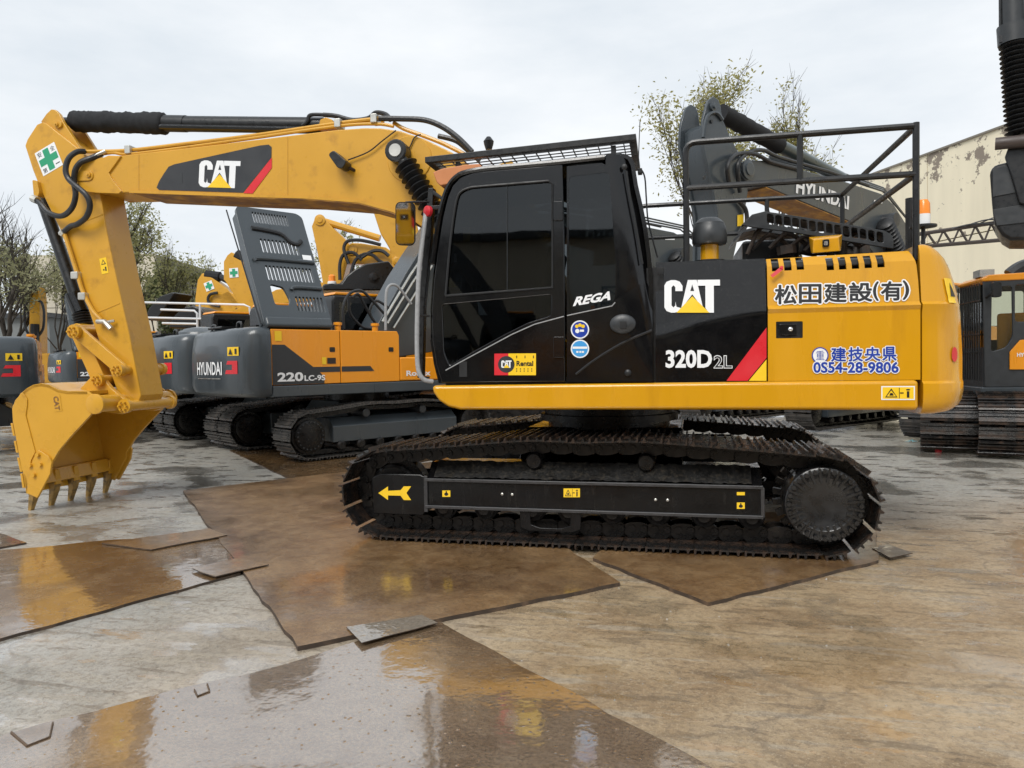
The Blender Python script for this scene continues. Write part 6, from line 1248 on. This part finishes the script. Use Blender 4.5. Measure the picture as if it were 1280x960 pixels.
# light steel truss canopy in front of the hall
TRM = mat('dark_truss_steel', (.05, .04, .036), .7, var=.3); Ft = Frame(V((deep(1150, 300, 19).x, deep(1150, 300, 19).y, 0)), R_(8)); tr_ = thing('steel_truss', 'dark steel roof truss spanning before the cream hall wall', 'truss', Ft.o, R_(8))
tp0, tp1, bt0, bt1 = Ft.p3(1120, 297, 0), Ft.p3(1300, 270, 0), Ft.p3(1120, 311, 0), Ft.p3(1300, 296, 0)
MB().tube([tp0, tp1], .05, 6).build('top_chord', TRM, tr_); MB().tube([bt0, bt1], .05, 6).build('bottom_chord', TRM, tr_)
for k in range(9):
    t0, t1 = k/9, (k+.55)/9; MB().tube([tp0.lerp(tp1, t0), bt0.lerp(bt1, t1)], .03, 5).build('truss_web', TRM, tr_); MB().tube([bt0.lerp(bt1, t1), tp0.lerp(tp1, (k+1)/9)], .025, 5).build('truss_web', TRM, tr_)
wr_ = random.Random(8)
for k in range(4): a = tp0.lerp(tp1, .35+.1*k); MB().tube(smooth([a, a+V((.6, -.1, .12+.05*k)), a+V((1.3, -.1, .1)), a+V((2.1, 0, .3))], 6), .018, 5).build('cable', HOS, tr_)
for s in (-.4, 6.5): x = tp0.x+s; MB().tube([(x, 0, GZ), (x, 0, tp0.z)], .07, 8).build('truss_post', TRM, tr_)
# left hall behind the trees
lh = thing('hall_building', 'far cream hall behind the leafy trees on the left', 'building', V((deep(90, 440, 46).x, deep(90, 440, 46).y, 0)), YAW)
FL = Frame(lh.location, YAW)
xa, xb = FL.at(28, 400, 0)[0], FL.at(196, 400, 0)[0]; zt = FL.at(90, 318, 0)[1]; zs = [GZ, zt*.22, zt*.42, zt*.62, zt*.82, zt]
for i in range(5):
    for k in range(4): MB().box((xa+(xb-xa)*k/4+.02, 0, zs[i]+.02), (xa+(xb-xa)*(k+1)/4-.02, .25, zs[i+1]-.02)).build('wall_panel', WM2, lh)
MB().box((xa, .2, GZ), (xb, 9, zt-.05)).build('wall_core', JNT, lh)
lw = thing('low_shed', 'long grey shed wall low behind the far left machines', 'building', V((deep(0, 440, 40).x, deep(0, 440, 40).y, 0)), YAW); FS = Frame(lw.location, YAW)
xa, xb = FS.at(-700, 420, 0)[0], FS.at(62, 420, 0)[0]; zt = FS.at(0, 398, 0)[1]; MB().box((xa, 0, GZ), (xb, 5, zt)).build('wall', mat('grey_shed', (.16, .17, .17), .8), lw); MB().box((xa-.2, -.3, zt), (xb+.2, 5.2, zt+.25)).build('roof', BKG, lw)
for k in range(14): x = xa+(xb-xa)*(k+.5)/14; MB().box((x-.8, -.04, zt*.35), (x+.8, -.005, zt*.75)).build('window', mat('shed_glass', (.1, .13, .14), .2) if k == 0 else MATS['shed_glass'], lw)
# ================================================================== trees
BRK = mat('bark', (.05, .042, .034), .9, var=.3, vs=20, bump=.6, bs=30)
def leafm(name, a, b):
    m = mat(name, a, .55, var=.35, vs=1.2, col2=b, mixs=2.2, thr=(.4, .62)); 
    nt = m.node_tree; pb = nt.nodes['Principled BSDF']; pb.inputs['Subsurface Weight'].default_value = 0
    tr = nt.nodes.new('ShaderNodeBsdfTranslucent'); tr.inputs[0].default_value = (*[min(1, c*1.6) for c in b], 1); ms = nt.nodes.new('ShaderNodeMixShader'); ms.inputs[0].default_value = .35
    out = nt.nodes['Material Output']; nt.links.new(pb.outputs[0], ms.inputs[1]); nt.links.new(tr.outputs[0], ms.inputs[2]); nt.links.new(ms.outputs[0], out.inputs[0]); return m
LF1 = leafm('olive_leaves', (.14, .15, .06), (.32, .31, .14)); LF2 = leafm('dull_green_leaves', (.15, .165, .085), (.33, .32, .18)); LF3 = leafm('yellow_green_leaves', (.14, .14, .045), (.32, .29, .1)); LF4 = leafm('cypress_leaves', (.06, .075, .03), (.13, .15, .055))
def tree(label, pos, h, spread, leaf, leaves, seed, z0=1.5, bare=.0, lsz=.11, up_=.5, wid=None, ztop=1.1):
    rd = random.Random(seed); root = thing('tree', label, 'tree', (pos.x, pos.y, GZ)); tm = MB(); tips = []
    def grow(p, d, ln, r, lev):
        n = 4; pts = [p]; q = p.copy(); dd = d.copy()
        for i in range(n): dd = (dd+V((rd.uniform(-.22, .22), rd.uniform(-.22, .22), rd.uniform(-.05, .16)))).normalized(); q = q+dd*ln/n; pts.append(q.copy())
        tm.tube(pts, [max(.006, r*(1-.45*i/n)) for i in range(n+1)], 7 if lev < 2 else 4)
        if lev >= 4: tips.append((pts[-1], dd)); tips.append((pts[2], dd)); return
        if lev >= 3: tips.append((pts[-1], dd))
        k = rd.randint(3, 4) if lev < 3 else rd.randint(2, 4)
        for j in range(k):
            b = pts[rd.choice((2, 3, 4, 4))] if lev else pts[rd.choice((2, 3, 4, 4))]
            a = rd.uniform(0, 2*math.pi); s = rd.uniform(.5, 1.0)*spread; nd = (dd*.75+V((math.cos(a)*s, math.sin(a)*s, rd.uniform(-.05, up_)))).normalized(); grow(b, nd, ln*rd.uniform(.58, .8), r*.55, lev+1)
    grow(V((0, 0, 0)), V((rd.uniform(-.05, .05), 0, 1)), h*.36, h*.018, 0)
    top = max(p.z for p, _ in tips); k = h/top
    rs_ = sorted(math.hypot(p.x, p.y) for p, _ in tips); kx = (wid/2)/rs_[int(len(rs_)*.9)] if wid else k
    tm.v = [(x*kx, y*kx, z*k) for x, y, z in tm.v]; tips = [(V((p.x*kx, p.y*kx, p.z*k)), d) for p, d in tips]
    mxx = sum(p.x for p, _ in tips)/len(tips); myy = sum(p.y for p, _ in tips)/len(tips)
    tm.v = [(x-mxx*z/h, y-myy*z/h, z) for x, y, z in tm.v]; tips = [(V((p.x-mxx*p.z/h, p.y-myy*p.z/h, p.z)), d) for p, d in tips]
    for p, d in tips:
        for _ in range(2):
            e_ = (d+V((rd.uniform(-.6, .6), rd.uniform(-.6, .6), rd.uniform(-.2, .5)))).normalized()*h*rd.uniform(.03, .07); tm.tube([p, p+e_*.6, p+e_], [.008, .006, .003], 3)
    tm.build('trunk', BRK, root, sharp=80)
    lm = MB(); use = [t for t in tips if rd.random() > bare and t[0].z > z0 and t[0].z < h*ztop]
    per = max(1, int(leaves/max(1, len(use))))
    vs, fs = [], []
    for p, d in use:
        n_ = int(per*rd.uniform(.3, 1.7)); sp = min(h*.036, (wid or 99)*.07)
        for _ in range(n_):
            c_ = p+V((rd.gauss(0, sp), rd.gauss(0, sp), rd.gauss(0, sp*.8))); s = lsz*rd.uniform(.6, 1.4); a = V((rd.uniform(-1, 1), rd.uniform(-1, 1), rd.uniform(-.7, .7))).normalized(); b = a.orthogonal().normalized(); b = (b*math.cos(rd.uniform(0, 6))+a.cross(b)*math.sin(rd.uniform(0, 6))).normalized()
            i = len(vs); vs += [tuple(c_-a*s), tuple(c_+b*s*.42), tuple(c_+a*s), tuple(c_-b*s*.42)]; fs.append((i, i+1, i+2, i+3))
    me = bpy.data.meshes.new('crown'); me.from_pydata(vs, [], fs); me.materials.append(leaf); o = bpy.data.objects.new('crown', me); C.objects.link(o); o.parent = root; o['kind'] = 'stuff'
    return root
def tp_(u, d): p = deep(u, 450, d); p.z = 0; return p
def th(v, d, u): return deep(u, v, d).z-GZ
tree('leafy tree with bare upper twigs beside the cream hall on the left', tp_(14, 30), th(262, 30, 14), .6, LF2, 4400, 3, bare=.45, lsz=.075, wid=5.2, ztop=.82)
tree('bare branched tree with few leaves left of the yellow stick', tp_(-22, 27), th(238, 27, -22), .7, LF2, 900, 8, bare=.75, lsz=.1, ztop=.7)
tree('green leafy tree behind the bucket cylinder', tp_(80, 33), th(295, 33, 80), .55, LF2, 3200, 12, bare=.45, lsz=.08, wid=3.2)
tree('tall olive tree to the right of the yellow stick', tp_(170, 31), th(252, 31, 170), .42, LF1, 4600, 21, bare=.45, lsz=.075, wid=4.2)
tree('slim open tree near the distant yellow sticks', tp_(226, 34), th(300, 34, 226), .5, LF1, 3000, 34, bare=.45, lsz=.075, wid=3.2)
tree('small dense conifer behind the white rails', tp_(200, 38), th(330, 38, 200), .3, LF4, 7000, 41, z0=.5, lsz=.1, wid=2.0)
tree('pale small tree over the hoses behind the raised hood', tp_(432, 36), th(279, 36, 432), .5, LF1, 1700, 52, bare=.4, lsz=.1, wid=3)
tree('yellow green tree behind the big charcoal stick', tp_(893, 24), th(92, 24, 893), .36, LF3, 9500, 61, bare=.4, lsz=.062, wid=4.4)
tree('thin yellow green tree behind the fuzzy cylinder sleeve', tp_(984, 25), th(104, 25, 984), .3, LF3, 4400, 74, bare=.5, lsz=.062, wid=2.6)
# ================================================================== the yard behind the photographer, seen in the cab glass
for k, (x, y, a, lab) in enumerate(((-7.0, -14.8, R_(200), 'spare charcoal excavator in the row facing the black cab door, bucket side'), (-2.6, -15.6, R_(170), 'spare charcoal excavator in the row facing the cab, middle one'), (7.4, -16, R_(160), 'spare charcoal excavator in the row facing the engine panels'))):
    m_ = place(lab, V((x, y, 0)), a, src=m4); boom_h(m_)
spx = copy_tree(ex); spx.location = (2.2, -14.6, 0); spx.rotation_euler.z = R_(185); spx['label'] = 'spare yellow and black excavator across the yard, facing the front one'
sp_ = thing('hall_building', 'plain hall added across the yard, height set to darken the cab glass', 'building', (0, -27, 0))  # added hall out of view, tall enough to darken the glass reflections
MB().box((-30, -8, GZ), (30, 0, 6.8)).build('wall', WM2, sp_); MB().box((-30.5, -8.5, 6.8), (30.5, .5, 7.1)).build('roof', BKG, sp_)
